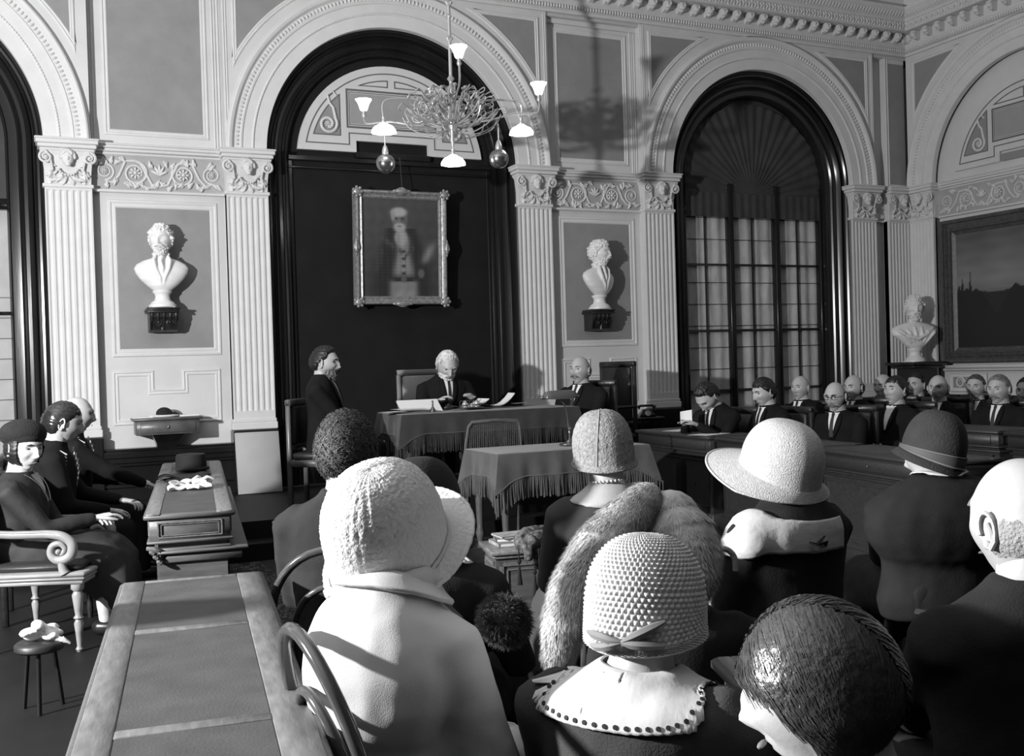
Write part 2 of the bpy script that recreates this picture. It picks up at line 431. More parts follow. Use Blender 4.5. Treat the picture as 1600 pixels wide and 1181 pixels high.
# ---- frieze between capitals
def rosette(mb, cx, cz, y, r):
    mb.ell((cx, y-.012, cz), (r*.32, .014, r*.32), 8, 5)
    for i in range(8):
        a = 2*math.pi*i/8; mb.M0 = mb.M
        X = T((cx+r*.62*math.cos(a), y-.006, cz+r*.62*math.sin(a))) @ RY(-a)
        mb.M = X if mb.M0 is None else mb.M0 @ X; mb.ell((0, 0, 0), (r*.36, .010, r*.20), 6, 4); mb.M = mb.M0
def scroll(mb, cx, cz, r, sgn, y, start=0.0, turns=1.6, th=.013):
    pts = []; rad = []
    for i in range(34):
        t = i/33; a = start+sgn*t*2*math.pi*turns; rr = r*(1-.55*t)
        pts.append((cx+rr*math.cos(a), y, cz+rr*math.sin(a))); rad.append(th*(1-.4*t))
    mb.tube(pts, rad, 6)
def frieze(x0, x1, M=None, rep=1):
    b = MB(); b.box(x0, x1, FD-.02, FD+.05, ZN-.03, ZN+.335)
    b.rbox(x0, x1, FD-.045, FD+.03, ZN-.04, ZN-.012, .006)
    for za, zb, p_ in ((.315, .34, .045), (.34, .37, .075), (.37, .40, .095), (.395, .415, .105)): b.rbox(x0, x1, FD-p_, FD+.03, ZN+za, ZN+zb, .006)
    root = struct(b.build(next_trim(), STUCCO, angle=30))
    if M is not None: root.matrix_world = M
    q = MB(); q.box(x0+.004, x1-.004, FD-.0225, FD-.01, ZN-.010, ZN+.312); q.build('grimy_shaded_ground', FRGROUND, root, smooth=False)
    y = FD-.028; zc = ZN+.150
    for rp in range(rep):
        xa = x0+(x1-x0)*rp/rep; xb = x0+(x1-x0)*(rp+1)/rep; c = (xa+xb)/2; Lh = (xb-xa)/2
        for s in (-1, 1):
            q = MB(); scroll(q, c+s*Lh*.36, zc, .115, s, y, start=math.pi/2 if s > 0 else math.pi/2, turns=1.45); q.build('rinceau_scroll', STUCCO, root)
            q = MB(); rosette(q, c+s*Lh*.36, zc, y-.004, .06); q.build('rosette', STUCCO, root)
            q = MB(); scroll(q, c+s*Lh*.80, zc+.01, .085, -s, y, start=-math.pi/2, turns=1.4, th=.010); rosette(q, c+s*Lh*.80, zc+.01, y, .032); q.build('rinceau_scroll', STUCCO, root)
            q = MB(); q.tube([(c+s*Lh*.36+s*(-.0), y, zc+.115), (c+s*Lh*.5, y, zc+.11), (c+s*Lh*.6, y, zc-.03), (c+s*Lh*.70, y, zc-.10), (c+s*Lh*.8, y, zc-.078)], [.013, .012, .012, .011, .010], 6)
            q.tube([(c, y, zc-.12), (c+s*Lh*.12, y, zc-.10), (c+s*Lh*.2, y, zc), (c+s*Lh*.28, y, zc+.10), (c+s*Lh*.36, y, zc+.117)], [.010, .012, .013, .013, .013], 6)
            q.build('stem', STUCCO, root)
            for k in range(17):
                a = rnd.uniform(0, 6.28); px = c+s*Lh*(.04+.055*k+rnd.uniform(-.02, .02)); pz = zc+rnd.choice([-1, 1])*rnd.uniform(.085, .135)
                q = MB(); q.M = T((px, y, pz)) @ RY(a)
                q.ell((0, 0, 0), (.042, .020, .016), 8, 4); q.ell((.02, -.006, .012), (.022, .014, .010), 6, 4); q.ell((.012, -.004, -.014), (.02, .010, .009), 6, 4)
                q.build('leaf', STUCCO, root)
        q = MB()
        for k in range(5):
            a = math.pi*(.15+.175*k); q.M = T((c+.035*math.cos(a), y-.006, zc-.02+.06*math.sin(a))) @ RY(-a); q.ell((0, 0, 0), (.055, .012, .014), 8, 4)
        q.build('palmette', STUCCO, root)
frieze(X0, X0+FW); frieze(X0+FW+BW, X0+2*FW+BW); frieze(X0+2*FW+2*BW, 10.343)
frieze(PW, BW-PW, RW, rep=2)

# ---- cornice
def cornice(x0, x1, M=None, mitre0=False, mitre1=False, vis0=None, vis1=None):
    P = [(0, ZA-.0), (-.03, ZA), (-.03, ZA+.03), (-.06, ZA+.045), (-.075, ZA+.09), (-.085, ZA+.10), (-.085, ZA+.25), (-.22, ZA+.26), (-.235, ZA+.27), (-.235, ZA+.37), (-.25, ZA+.375),
         (-.26, ZA+.40), (-.30, ZA+.44), (-.335, ZA+.48), (-.345, ZA+.50), (-.345, ZA+.53), (-.02, ZA+.55), (-.02, ZA+.95), (-.10, ZA+1.2), (-.4, ZA+1.42), (-.8, ZA+1.52)]
    b = MB(); n = len(P)
    b.add([(x0+(-y if mitre0 else 0), y, z) for y, z in P]+[(x1+(y if mitre1 else 0), y, z) for y, z in P], [(i, i+1, i+1+n, i+n) for i in range(n-1)])
    root = struct(b.build(next_trim(), STUCCO, angle=20))
    if M is not None: root.matrix_world = M
    v0 = x0 if vis0 is None else vis0; v1 = x1 if vis1 is None else vis1
    e = MB(); x = v0+.02
    while x < v1-.03:
        e.ell((x, -.073, ZA+.060), (.013, .020, .026), 6, 4); x += .036
    tag(e.build('egg_band', STUCCO, root), kind='stuff')
    e = MB(); x = v0+.2
    while x < v1-.25:
        for dz, r in ((0, .028), (.028, .016), (-.028, .016)): e.ell((x, -.238, ZA+.322+dz), (r, .014, .016), 6, 4)
        e.tube([(x+.035, -.236, ZA+.285), (x+.05, -.25, ZA+.32), (x+.035, -.236, ZA+.355)], .009, 5); x += .088
    tag(e.build('flower_band', STUCCO, root), kind='stuff')
    e = MB(); x = v0+.3
    while x < v1-.3:
        e.M = T((x, -.30, ZA+.445)) @ RX(.75); e.ell((0, 0, 0), (.020, .012, .045), 6, 4); e.M = None; x += .05
    tag(e.build('leaf_band', STUCCO, root), kind='stuff')
    x = v0+.12; k = 0
    while x < v1-.06:
        obj('modillion', MOD, root, T((x, 0, 0))); x += .198; k += 1
    return root
m_ = MB()
m_.loft([[(-.042, y, z) for y, z in ()]] if False else [[(sx*.040, -.08, ZA+.245), (sx*.040, -.21, ZA+.245), (sx*.040, -.215, ZA+.19), (sx*.036, -.19, ZA+.15), (sx*.034, -.14, ZA+.135), (sx*.034, -.08, ZA+.11)] for sx in (-1, 1)])
m_.ell((0, -.20, ZA+.185), (.045, .030, .038), 8, 6); m_.ell((0, -.16, ZA+.140), (.032, .035, .022), 8, 5)
m_.ell((-.025, -.222, ZA+.205), (.014, .012, .02), 6, 4); m_.ell((.025, -.222, ZA+.205), (.014, .012, .02), 6, 4)
MOD = m_.mesh('modillion', STUCCO, angle=40); MOD.transform(T((0, -.09, ZA+.245)) @ S3(.86, .86, .86) @ T((0, .09, -ZA-.245)))
cornice(-4.2, XC, mitre1=True, vis0=-1.0); cornice(0, BW+4.5, RW, mitre0=True, vis1=4.2)

# ---- dado and podium skirting below the pilasters
dd = MB()
for a, b_ in ((BAYS[0]+BW-PW-.02, X0+FW+PW+.02), (BAYS[1]+BW-PW-.02, BAYS[2]+PW+.02), (BAYS[2]+BW-PW-.02, XC)):
    dd.box(a, b_, .0, .14, .0, .60)
    for z0, z1, p_ in ((.0, .40, .02), (.40, .43, .035), (.60, .63, .03), (.63, .68, .045), (.68, .74, .06), (.74, .765, .03)): dd.rbox(a, b_, -p_, .14, z0, z1, .006)
for x0 in BAYS[:]:
    for a in (x0, x0+BW-PW):
        dd.rbox(a-.02, a+PW+.02, -.07, .12, .3, .885, .01)
struct(dd.build('baseboard_back', DARKWOOD, angle=25))
d2 = MB(); d2.M = RW; d2.box(0, 5, -.02, .1, 0, .88); d2.rbox(0, 5, -.05, .1, .84, .90, .008); struct(d2.build('baseboard_right', DARKWOOD, angle=25))
# ---- dark wood linings of the arches
NET = mat('net_curtain', 0.50, 0.85, 0.3, 130, 0.22, 10, spec=0.1, stretch=(1, 1, .35))
DRAPE = mat('dark_drape', 0.05, 0.8, 0.1, 50, 0.2, 5, spec=0.3)
GLASSB = mat('window_blind', 0.40, 0.5, 0.05, 60, 0.1, 6)
WF = [(RI+.012, .055), (RI+.012, .075), (RI-.02, .075), (RI-.035, .095), (RI-.055, .10), (RI-.06, .13), (RI-.085, .12), (RI-.10, .095), (RI-.125, .12), (RI-.14, .14), (RI-.17, .145), (RI-.18, .165),
      (RI-.20, .15), (RI-.215, .17), (RI-.24, .175)]
def wood_lining(name, x0, inner, yb, top=True, M=None, a0=0, a1=math.pi, left=True, right=True, z0=.28):
    cx = x0+RO; b = MB(); pr = WF+[(inner+.03, .18), (inner+.02, .165), (inner, .20), (inner, yb)]
    n = 96
    path = []
    if right: path += [((1, 0), z0), ((1, 0), 1.5)]
    path += [((math.cos(a0+(a1-a0)*i/n), math.sin(a0+(a1-a0)*i/n)), None) for i in range(n+1)]
    if left: path += [((-1, 0), 1.5), ((-1, 0), z0)]
    vs = []
    for (c, s_), z in path:
        for r, y in pr: vs.append((cx+r*c, y, (ZT+r*s_) if z is None else z))
    k = len(pr); fs = [(i*k+j, i*k+j+1, (i+1)*k+j+1, (i+1)*k+j) for i in range(len(path)-1) for j in range(k-1)]
    b.add(vs, fs); o = struct(b.build(name, DARKWOOD, angle=30))
    if M is not None: o.matrix_world = M
    return o
wood_lining('window_1', BAYS[0], RI-.32, .3, left=False, a1=1.7)
wood_lining(next_trim(), BAYS[1], RI-.26, .24)
wood_lining('window_2', BAYS[2], RI-.30, .3)
cx = BAYS[1]+RO
# central blind arch: dark cloth panel with a moulded rail and painted lunette
b = MB(); b.box(cx-1.14, cx+1.14, .22, .3, .28, ZT+.02)
b.prism([(cx+1.16*math.cos(a), ZT+1.16*math.sin(a)) for a in [math.pi*i/40 for i in range(41)]], .23, .3)
o = struct(b.build(next_trim(), DARKWALL, smooth=False))
b = MB(); b.rbox(cx-1.13, cx+1.13, .17, .25, ZT-.02, ZT+.035, .008); b.rbox(cx-1.13, cx+1.13, .19, .25, ZT-.10, ZT-.07, .008); b.rbox(cx-1.13, cx-1.08, .20, .25, .28, ZT, .008); b.rbox(cx+1.08, cx+1.13, .20, .25, .28, ZT, .008)
b.rbox(cx-.42, cx+.42, .165, .25, ZT+.035, ZT+.10, .008); struct(b.build(next_trim(), DARKWOOD, angle=30))
def lunette(cx, zb, r, y, M=None, parent_name=None, base=PLASTER):
    """plaster lunette with sunk panels and scrolls"""
    notch = .40
    def outl(rr, zz, nt):
        a0 = math.asin(min(1, (zz-ZT)/rr)); arc = [(cx+rr*math.cos(a), ZT+rr*math.sin(a)) for a in [a0+(math.pi-2*a0)*i/40 for i in range(41)]]
        return arc+[(cx-notch-nt, zz), (cx-notch-nt, zz+.12+nt*.0), (cx+notch+nt, zz+.12), (cx+notch+nt, zz)]
    b = MB(); b.prism(outl(r, zb, 0), y, y+.05); root = struct(b.build(next_trim(), base, smooth=False))
    if M is not None: root.matrix_world = M
    def line(poly, name, w=.012, m=GROOVE, h=.004):
        q = MB(); q.sweep_poly(poly, [(0, y), (0, y-h), (w, y-h), (w, y)]); q.build(name, m, root, smooth=False)
    # outer line
    o1 = outl(r-.075, zb+.07, .07); line(o1, 'painted_line')
    # centre panel
    line(rect(cx-.50, cx+.50, zb+.25, zb+.66), 'painted_line', .02); line(rect(cx-.47, cx+.47, zb+.28, zb+.63), 'painted_line', .008)
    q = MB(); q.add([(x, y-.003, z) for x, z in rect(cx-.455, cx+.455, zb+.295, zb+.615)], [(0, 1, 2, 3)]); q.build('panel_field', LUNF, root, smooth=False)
    for s in (-1, 1):
        rr = r-.15; z1 = zb+.70; x1 = cx+s*.035
        amax = math.asin((z1-ZT)/rr); am = math.acos(.035/rr)
        arc = [(cx+s*rr*math.cos(a), ZT+rr*math.sin(a)) for a in [amax+(am-amax)*i/16 for i in range(17)]]
        poly = [(x1, z1)]+arc
        if s < 0: poly = poly[::-1]
        line(poly, 'painted_line')
        # side scroll field
        za = zb+.16; xi = cx+s*.565; rr2 = r-.13
        b0 = math.asin((za-ZT)/rr2); b1 = math.acos(.565/rr2)
        arc = [(cx+s*rr2*math.cos(a), ZT+rr2*math.sin(a)) for a in [b0+(b1-b0)*i/10 for i in range(11)]]
        poly = [(xi, za)]+arc
        if s < 0: poly = poly[::-1]
        q = MB(); q.add([(x, y-.002, z) for x, z in poly], [tuple(range(len(poly)))]); q.build('scroll_field', FIELD, root, smooth=False)
        line(poly, 'painted_line', .010, h=.006)
        q = MB(); c2 = cx+s*.70; zc = za+.115
        pts = []; rad = []
        for i in range(40):
            t = i/39; a = -math.pi/2+s*(-1)*t*2*math.pi*1.35; r3 = .035+.065*(1-(1-t)); pts.append((c2+r3*math.cos(a), y-.012, zc+r3*math.sin(a))); rad.append(.016)
        e_ = pts[-1]; pts += [(c2-s*.06, y-.012, zc+.17), (c2-s*.02, y-.012, zc+.22), (c2-s*.0, y-.012, zc+.30), (c2-s*.06, y-.012, zc+.34), (c2-s*.10, y-.012, zc+.29)]; rad += [.015, .014, .013, .011, .009]
        q.tube(pts, rad, 6); q.build('scroll', STUCCO, root)
        q = MB(); rosette(q, c2, zc, y-.005, .038); q.build('rosette', STUCCO, root)
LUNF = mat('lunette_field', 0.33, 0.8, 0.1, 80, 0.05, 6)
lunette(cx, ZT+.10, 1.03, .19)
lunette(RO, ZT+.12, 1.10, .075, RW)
q = MB(); q.box(RO-.38, RO+.38, .09, .12, ZT+.12, ZT+.21); o = struct(q.build(next_trim(), FIELD, smooth=False)); o.matrix_world = RW

# window arches: net curtains behind bars, dark drape filling the head with pleats fanning from the transom
def window_fill(root, cx, x0, x1):
    b = MB(); nf = 90
    b.grid(lambda u, v: (x0+(x1-x0)*u, .34+.006*math.sin(u*nf)+.006*math.sin(u*nf*.37+v*3), .28+(ZT+.02-.28)*v), 240, 8)
    b.build('net_curtain', NET, root)
    for xx in (cx-.36, cx+.36, cx-.36-.72, cx+.36+.72):
        if x0-.05 <= xx <= x1+.05:
            q = MB(); q.rbox(xx-.035, xx+.035, .25, .36, .28, ZT, .008); q.tube([(xx-.018, .248, .3), (xx-.018, .248, ZT)], .009, 6); q.tube([(xx+.018, .248, .3), (xx+.018, .248, ZT)], .009, 6); q.build('mullion', DARKWOOD, root)
    for zz in (1.05, 1.80, 2.62):
        q = MB(); q.box(x0, x1, .29, .33, zz-.014, zz+.014); q.build('transom', DARKWOOD, root, smooth=False)
    for k in range(-3, 4):
        xx = cx+k*.36
        if k % 2 == 0 and x0 < xx < x1:
            q = MB(); q.box(xx-.008, xx+.008, .31, .33, .3, 3.45); q.build('glazing_bar', DARKWOOD, root, smooth=False)
    for i in range(9):
        zz = 1.05+.27*(i+1)
        if min(abs(zz-t) for t in (1.05, 1.80, 2.62)) > .05:
            q = MB(); q.box(x0, x1, .325, .335, zz-.004, zz+.004); q.build('glazing_bar', DARKWOOD, root, smooth=False)
w2 = bpy.data.objects['window_2']; c2 = BAYS[2]+RO
window_fill(w2, c2, c2-1.10, c2+1.10)
b = MB()
def fan(u, v):
    a = math.pi*u; r = .05+1.12*v; f = .007*math.sin(u*150)*(.25+v)*(1 if v > .02 else 0)
    return (c2+r*math.cos(a), .27+f, ZT-.16+r*math.sin(a))
b.grid(fan, 300, 8)
b.grid(lambda u, v: (c2-1.12+2.24*u, .255+.005*math.sin(u*120), ZT-.42+.30*v), 200, 4)
b.build('drape', DRAPE, w2)
b = MB(); b.grid(lambda u, v: (c2-1.12+2.24*u, .30, ZT-.15+1.3*v), 3, 3); b.build('backing', DRAPE, w2, smooth=False)
w1 = bpy.data.objects['window_1']; c1 = BAYS[0]+RO
b = MB(); b.box(c1-.5, c1+1.08, .33, .35, .28, 3.1); b.build('window_pane', GLASSB, w1, smooth=False)
b = MB(); b.box(c1-.5, c1+1.1, .26, .36, 3.1, ZT+1.3); b.build('drape', DRAPE, w1, smooth=False)
b = MB(); b.rbox(c1-.5, c1+1.08, .24, .33, 3.02, 3.12); b.rbox(c1-.5, c1+1.08, .28, .34, 2.05, 2.08); b.build('transom', DARKWOOD, w1)
for i in range(10):
    b = MB(); b.box(c1-.5, c1+1.08, .322, .334, .5+.19*i, .505+.19*i); b.build('glazing_bar', DARKWOOD, w1, smooth=False)
b = MB(); b.rbox(c1+.70, c1+.71, .32, .334, .3, 3.0, .002); b.build('glazing_bar', DARKWOOD, w1, smooth=False)
# ================================================================== FIGURES
SKIN = mat('skin', 0.46, 0.5, 0.06, 120, 0.06, 20); SKIN2 = mat('fair_skin', 0.52, 0.5, 0.06, 120, 0.05, 20)
EYE = mat('eye_dark', 0.03, 0.3); LIPS = mat('lips', 0.22, 0.5)
SUIT = mat('dark_suit_cloth', 0.011, 0.9, 0.25, 300, 0.2, 8, spec=0.15)
SUIT2 = mat('grey_suit_cloth', 0.045, 0.9, 0.25, 300, 0.15, 8, spec=0.15)
SHIRT = mat('white_shirt', 0.78, 0.8, 0.08, 100)
TIE = mat('dark_tie', 0.02, 0.6)
def hairmat(n, v, st=(1, 1, 1), sc=45, rough=.45, b=.9, spec=.5): return mat(n, v, rough, b, sc, 0.35, 30, stretch=st, spec=spec, dist=.004)
H_DARK = hairmat('dark_hair', .015); H_GREY = hairmat('grey_hair', .16); H_WHITE = hairmat('white_hair', .62, rough=.8); H_BROWN = hairmat('brown_hair', .06)
VN = [rnd.uniform(-1, 1) for _ in range(64)]
def nz(x, y, z, f=1.0):
    return (math.sin(x*17.3*f+1.3*math.sin(y*11.1*f+2))+math.sin(y*19.7*f+1.7*math.sin(z*13.3*f+1))+math.sin(z*23.1*f+1.1*math.sin(x*9.7*f)))/3
def G(a, w): return math.exp(-(a/w)**2)
def head_point(x, y, z, full=1.0, lean=0):
    """unit direction -> point of the head surface (face towards +Y, centre of the skull at the origin)"""
    s = max(0, min(1, (-z-.05)/.85)); s = s*s*(3-2*s)
    X = .0795*x*(1-.25*s*(1 if y > 0 else .6)); Z = .115*z
    Y = .098*y*((1-.10*s) if y > 0 else (1.04-.50*s))
    if y > 0:
        ax = abs(X); f = min(1, y/.35)
        d = .023*G(Z+.032, .013)*G(X, .0105)+.014*G(Z+.006, .022)*G(X, .0075)+.006*G(Z+.036, .008)*G(ax-.012, .007)
        d += -.015*G(ax-.031, .016)*G(Z-.009, .013)+.008*G(Z-.034, .009)*G(ax-.02, .035)-.006*G(ax-.028, .012)*G(Z+.045, .016)+.005*G(ax-.031, .010)*G(Z-.007, .006)
        d += .006*G(X, .021)*(G(Z+.059, .0055)+G(Z+.071, .006))-.003*G(X, .024)*G(Z+.065, .002)-.003*G(Z+.083, .006)*G(X, .02)
        d += .009*G(Z+.100, .014)*G(X, .022)+.004*G(ax-.042, .018)*G(Z+.018, .018)-.003*G(ax-.045, .015)*G(Z+.06, .02)
        Y += d*f
    return X, Y, Z
def az_el(u, v):   # denser over the face
    az = -math.pi+2*math.pi*u; az = az-.55*math.sin(az)*.8; el = -math.pi/2+math.pi*v
    return math.cos(el)*math.sin(az), math.cos(el)*math.cos(az), math.sin(el)
def add_head(mb, M, nu=60, nv=52, k=1.0, ears=True, ms=(0, 1, 2)):
    old = mb.M; mb.M = (old @ M) if old is not None else M
    mb.cur = ms[0]
    mb.grid(lambda u, v: head_point(*az_el(u, v)), nu, nv, cu=True)
    if ears:
        for s in (-1, 1):
            E = T((s*.080, -.004, -.006)) @ RZ(-s*.35) @ RX(-.15); o2 = mb.M; mb.M = o2 @ E
            mb.ell((0, 0, 0), (.005, .017, .029), 10, 8)
            pts = [(s*.007, .014*math.cos(a)-.002, .004+.028*math.sin(a)) for a in [R_(-20+i*24) for i in range(10)]]+[(s*.006, -.012, -.018), (s*.004, -.002, -.030), (s*.004, .008, -.024)]
            mb.tube(pts, [.0045]*10+[.005, .0065, .004], 6); mb.ell((s*.004, .004, -.024), (.005, .007, .009), 7, 5)
            mb.ell((s*.006, .013, -.002), (.004, .004, .006), 6, 4)
            mb.tube([(s*.006, -.008, -.012), (s*.008, -.009, 0), (s*.007, -.004, .014)], .003, 5)
            mb.M = o2
    mb.cur = ms[1]
    for s in (-1, 1): mb.ell((s*.031, .0775, .008), (.0115, .007, .0050), 8, 5)
    mb.cur = ms[2]; mb.ell((0, .0935, -.0655), (.019, .006, .0035), 8, 5)
    mb.cur = ms[0]; mb.M = old
def head_shell(mb, M, cond, off=.008, noise=.003, nu=72, nv=60, f=1.0, shape=None):
    """shell over part of the head (hair, beard): the faces whose direction passes cond, pushed outward; closed at its edge by sinking"""
    old = mb.M; mb.M = (old @ M) if old is not None else M
    vals = {}; vs = []; keep = []
    for i in range(nu):
        for j in range(nv):
            x, y, z = az_el(i/nu, j/(nv-1)); c = cond(x, y, z); P = head_point(x, y, z)
            k = max(-.004, min(1, c*6)*off)
            k2 = k+(noise*nz(x, y, z, f) if c > 0 else 0)+(noise*.5*nz(x+3, y, z, f*2.7) if c > 0 else 0)
            if shape: k2 += shape(x, y, z)*min(1, max(0, c*5))
            vs.append((P[0]+x*k2, P[1]+y*k2, P[2]+z*k2)); keep.append(c > -.12)
    fs = []
    for i in range(nu):
        for j in range(nv-1):
            q = (i*nv+j, ((i+1) % nu)*nv+j, ((i+1) % nu)*nv+j+1, i*nv+j+1)
            if all(keep[t] for t in q): fs.append(q)
    mb.add(vs, fs); mb.M = old
    return mb
def strands(root, name, HM, cond, m, n, L, off, comb, lift=.25, wave=.0, wdt=.0012, seed=1, hug=False):
    '''thin blades lying over the scalp; comb(x, y, z) gives the direction they are brushed in'''
    rg = random.Random(seed); b = MB(); b.M = HM; vs = []; fs = []
    k = 0
    while k < n:
        z = rg.uniform(-.9, 1); a = rg.uniform(-math.pi, math.pi); r = math.sqrt(1-z*z); x, y = r*math.sin(a), r*math.cos(a)
        if cond(x, y, z) < .03: continue
        k += 1; nn = Vector((x, y, z)); p = Vector(head_point(x, y, z))+nn*off*rg.uniform(.6, 1.1); d = Vector(comb(x, y, z)); d = d-nn*d.dot(nn)
        d = d.normalized() if d.length > 1e-4 else nn.orthogonal().normalized()
        sd_ = d.cross(nn)*rg.uniform(-1, 1)*.5; d = (d+sd_*.35+nn*lift*rg.uniform(.2, 1)).normalized(); s_ = d.cross(nn).normalized(); l = L*rg.uniform(.6, 1.2); o = len(vs)
        for i in range(4):
            t = i/3
            if hug:
                c = p+d*l*t; q_ = Vector((c.x/.0795, c.y/.098, c.z/.115)).normalized(); c = Vector(head_point(*q_))+q_*(off*(.9+.25*k/n)+lift*.01*t); s_ = d.cross(q_).normalized(); ww = wdt*(1-.6*t); vs += [tuple(c-s_*ww), tuple(c+s_*ww)]; continue
            c = p+d*l*t-nn*(lift*1.1+.0)*l*t*t*.9+s_*wave*math.sin(t*5+rg.random()*2); ww = wdt*(1-.7*t); vs += [tuple(c-s_*ww), tuple(c+s_*ww)]
        fs += [(o+2*i, o+2*i+1, o+2*i+3, o+2*i+2) for i in range(3)]
    b.add(vs, fs); o = b.build(name, m, root, angle=180); o['kind'] = 'stuff'; return o
HL = {  # hair regions: positive inside
    'short': lambda x, y, z: min(z*1.0-.38+(-y*1.15 if y < .0 else -y*.45)+(.25 if abs(x) > .6 and y < .35 else 0), 1),
    'full': lambda x, y, z: min((z-.48) if y > .55 else (z+.1-(y*.9 if y > 0 else y*1.1)), 1),
    'ring': lambda x, y, z: min(-y*.9+.12, .30-z, z+.55+.0*x) if y < .25 else -1,
    'beard': lambda x, y, z: min(-z-.36+(-.15 if y < .2 else .0), y+.05, 1.0) if not (abs(x) < .20 and -.58 < z < -.50) else -.0,
    'all': lambda x, y, z: 1.0 if z > -.3 else -1,
    'bob': lambda x, y, z: min(z+.75, (z-.45) if y > .45 else 1, (.55-y)*2 if z < .45 else 1),
}
def vox(b, name, mats, parent, size=.012, smooth=6, M=None, noise=0.0, nscale=.12):
    o = b.build(name, mats, parent)
    if M is not None: o.matrix_local = M
    r = o.modifiers.new('r', 'REMESH'); r.mode = 'VOXEL'; r.voxel_size = size; r.use_smooth_shade = True
    if smooth: s = o.modifiers.new('s', 'SMOOTH'); s.iterations = smooth; s.factor = .5
    if noise:
        t = bpy.data.textures.get('fold_noise') or bpy.data.textures.new('fold_noise', 'CLOUDS'); t.noise_scale = nscale
        d = o.modifiers.new('d', 'DISPLACE'); d.texture = t; d.strength = noise; d.mid_level = .5; d.texture_coords = 'LOCAL'
    return o
def bake(o):
    """apply the modifiers once so that the figure is one plain mesh"""
    dg = bpy.context.evaluated_depsgraph_get(); me = bpy.data.meshes.new_from_object(o.evaluated_get(dg))
    o.modifiers.clear(); o.data = me; return o
RINGS = [(-.12, .165, .125, 0), (-.02, .178, .14, 0), (.12, .160, .125, .0), (.27, .168, .122, .005), (.39, .185, .122, .0), (.46, .192, .112, -.010), (.500, .168, .100, -.016), (.528, .124, .086, -.018), (.552, .090, .075, -.014), (.582, .067, .066, -.008)]
def torso(mb, grow=0.0, tl=1.0, wd=1.0, top=None, belly=0.0, hunch=0.0):
    rings = []
    for z, a, d, yo in RINGS:
        g = grow if z < .52 else grow*.7
        bb = belly*G(z-.12, .2)
        rings.append([((a*wd+g)*math.cos(t)*(1 if True else 1), yo+(bb if math.sin(t) > 0 else 0)*math.sin(t)+hunch*max(0, z-.3)*-.0+(d+g)*math.sin(t), z*tl) for t in [2*math.pi*i/24 for i in range(24)]])
    mb.loft(rings)
def surf_y(x, z, tl, wd, grow, belly=0.0):
    zz = z/tl
    for (z0, a0, d0, y0), (z1, a1, d1, y1) in zip(RINGS, RINGS[1:]):
        if z0 <= zz <= z1 or z1 == RINGS[-1][0]:
            t = max(0, min(1, (zz-z0)/(z1-z0))); a = (a0+(a1-a0)*t)*wd+grow; d = d0+(d1-d0)*t+grow; y = y0+(y1-y0)*t
            if z0 <= zz <= z1 or zz > z1: 
                if zz > z1 and z1 != RINGS[-1][0]: continue
                return y+belly*G(zz-.12, .2)+d*math.sqrt(max(0, 1-(x/a)**2))
    return .12
def ik(a, t, l1, l2, pole):
    a, t, pole = Vector(a), Vector(t), Vector(pole); d = t-a; L = min(d.length, (l1+l2)*.995); d.normalize(); t = a+d*L
    c = (l1*l1-l2*l2+L*L)/(2*L); h = math.sqrt(max(1e-6, l1*l1-c*c)); n = pole-d*pole.dot(d); n.normalize()
    return a+d*c+n*h, t
def capsule(mb, pts, rad, n=12):
    P = [Vector(p) for p in pts]; a = (P[0]-P[1]).normalized(); b = (P[-1]-P[-2]).normalized()
    pp = [P[0]+a*rad[0]*.9, P[0]+a*rad[0]*.5]+P+[P[-1]+b*rad[-1]*.5, P[-1]+b*rad[-1]*.9]; rr = [rad[0]*.35, rad[0]*.82]+list(rad)+[rad[-1]*.82, rad[-1]*.35]
    mb.tube([tuple(p) for p in pp], rr, n)
def add_hand(mb, wrist, d, up, side, curl=.5, k=1.0):
    """palm, four jointed fingers and a thumb; d = direction of the hand, up = back of the hand, side = +1/-1 for the thumb side"""
    w = Vector(wrist); d = Vector(d).normalized(); up = Vector(up); up = (up-d*up.dot(d)).normalized(); s = d.cross(up)*side
    rings = []
    for t, hw, hh in ((-.02, .024, .019), (.0, .026, .018), (.03, .036, .016), (.06, .040, .015), (.083, .039, .013)):
        c = w+d*t*k; rings.append([tuple(c+s*hw*k*math.cos(a)+up*hh*k*math.sin(a)) for a in [2*math.pi*i/12 for i in range(12)]])
    mb.loft(rings)
    for i, (ln, off) in enumerate(((.072, .029), (.080, .010), (.074, -.010), (.058, -.029))):
        c = w+d*.078*k+s*off*k; dd = d.copy(); pts = [c-d*.015*k, c]
        ang = 0
        for j, seg in enumerate((.42, .33, .25)):
            ang += curl*(.5+.35*j)+.06*i*curl; v = d*math.cos(ang)-up*math.sin(ang)+s*off*.8*(1-curl); pts.append(pts[-1]+v.normalized()*ln*seg*k)
        mb.tube([tuple(p) for p in pts], [.0085*k, .0088*k, .0082*k, .0074*k, .0055*k], 7); mb.ell(tuple(pts[-1]), .0056*k, 6, 4)
    c = w+d*.022*k+s*.028*k; v1 = (d*.72+s*.62-up*.25).normalized(); v2 = (d*.92+s*.15-up*.45*(.4+curl)).normalized()
    mb.tube([tuple(p) for p in (c-v1*.014*k, c, c+v1*.038*k, c+v1*.038*k+v2*.030*k, c+v1*.038*k+v2*.048*k)], [.012*k, .0125*k, .0105*k, .009*k, .006*k], 7)
    mb.ell(tuple(c+v1*.038*k+v2*.048*k), .0062*k, 6, 4)
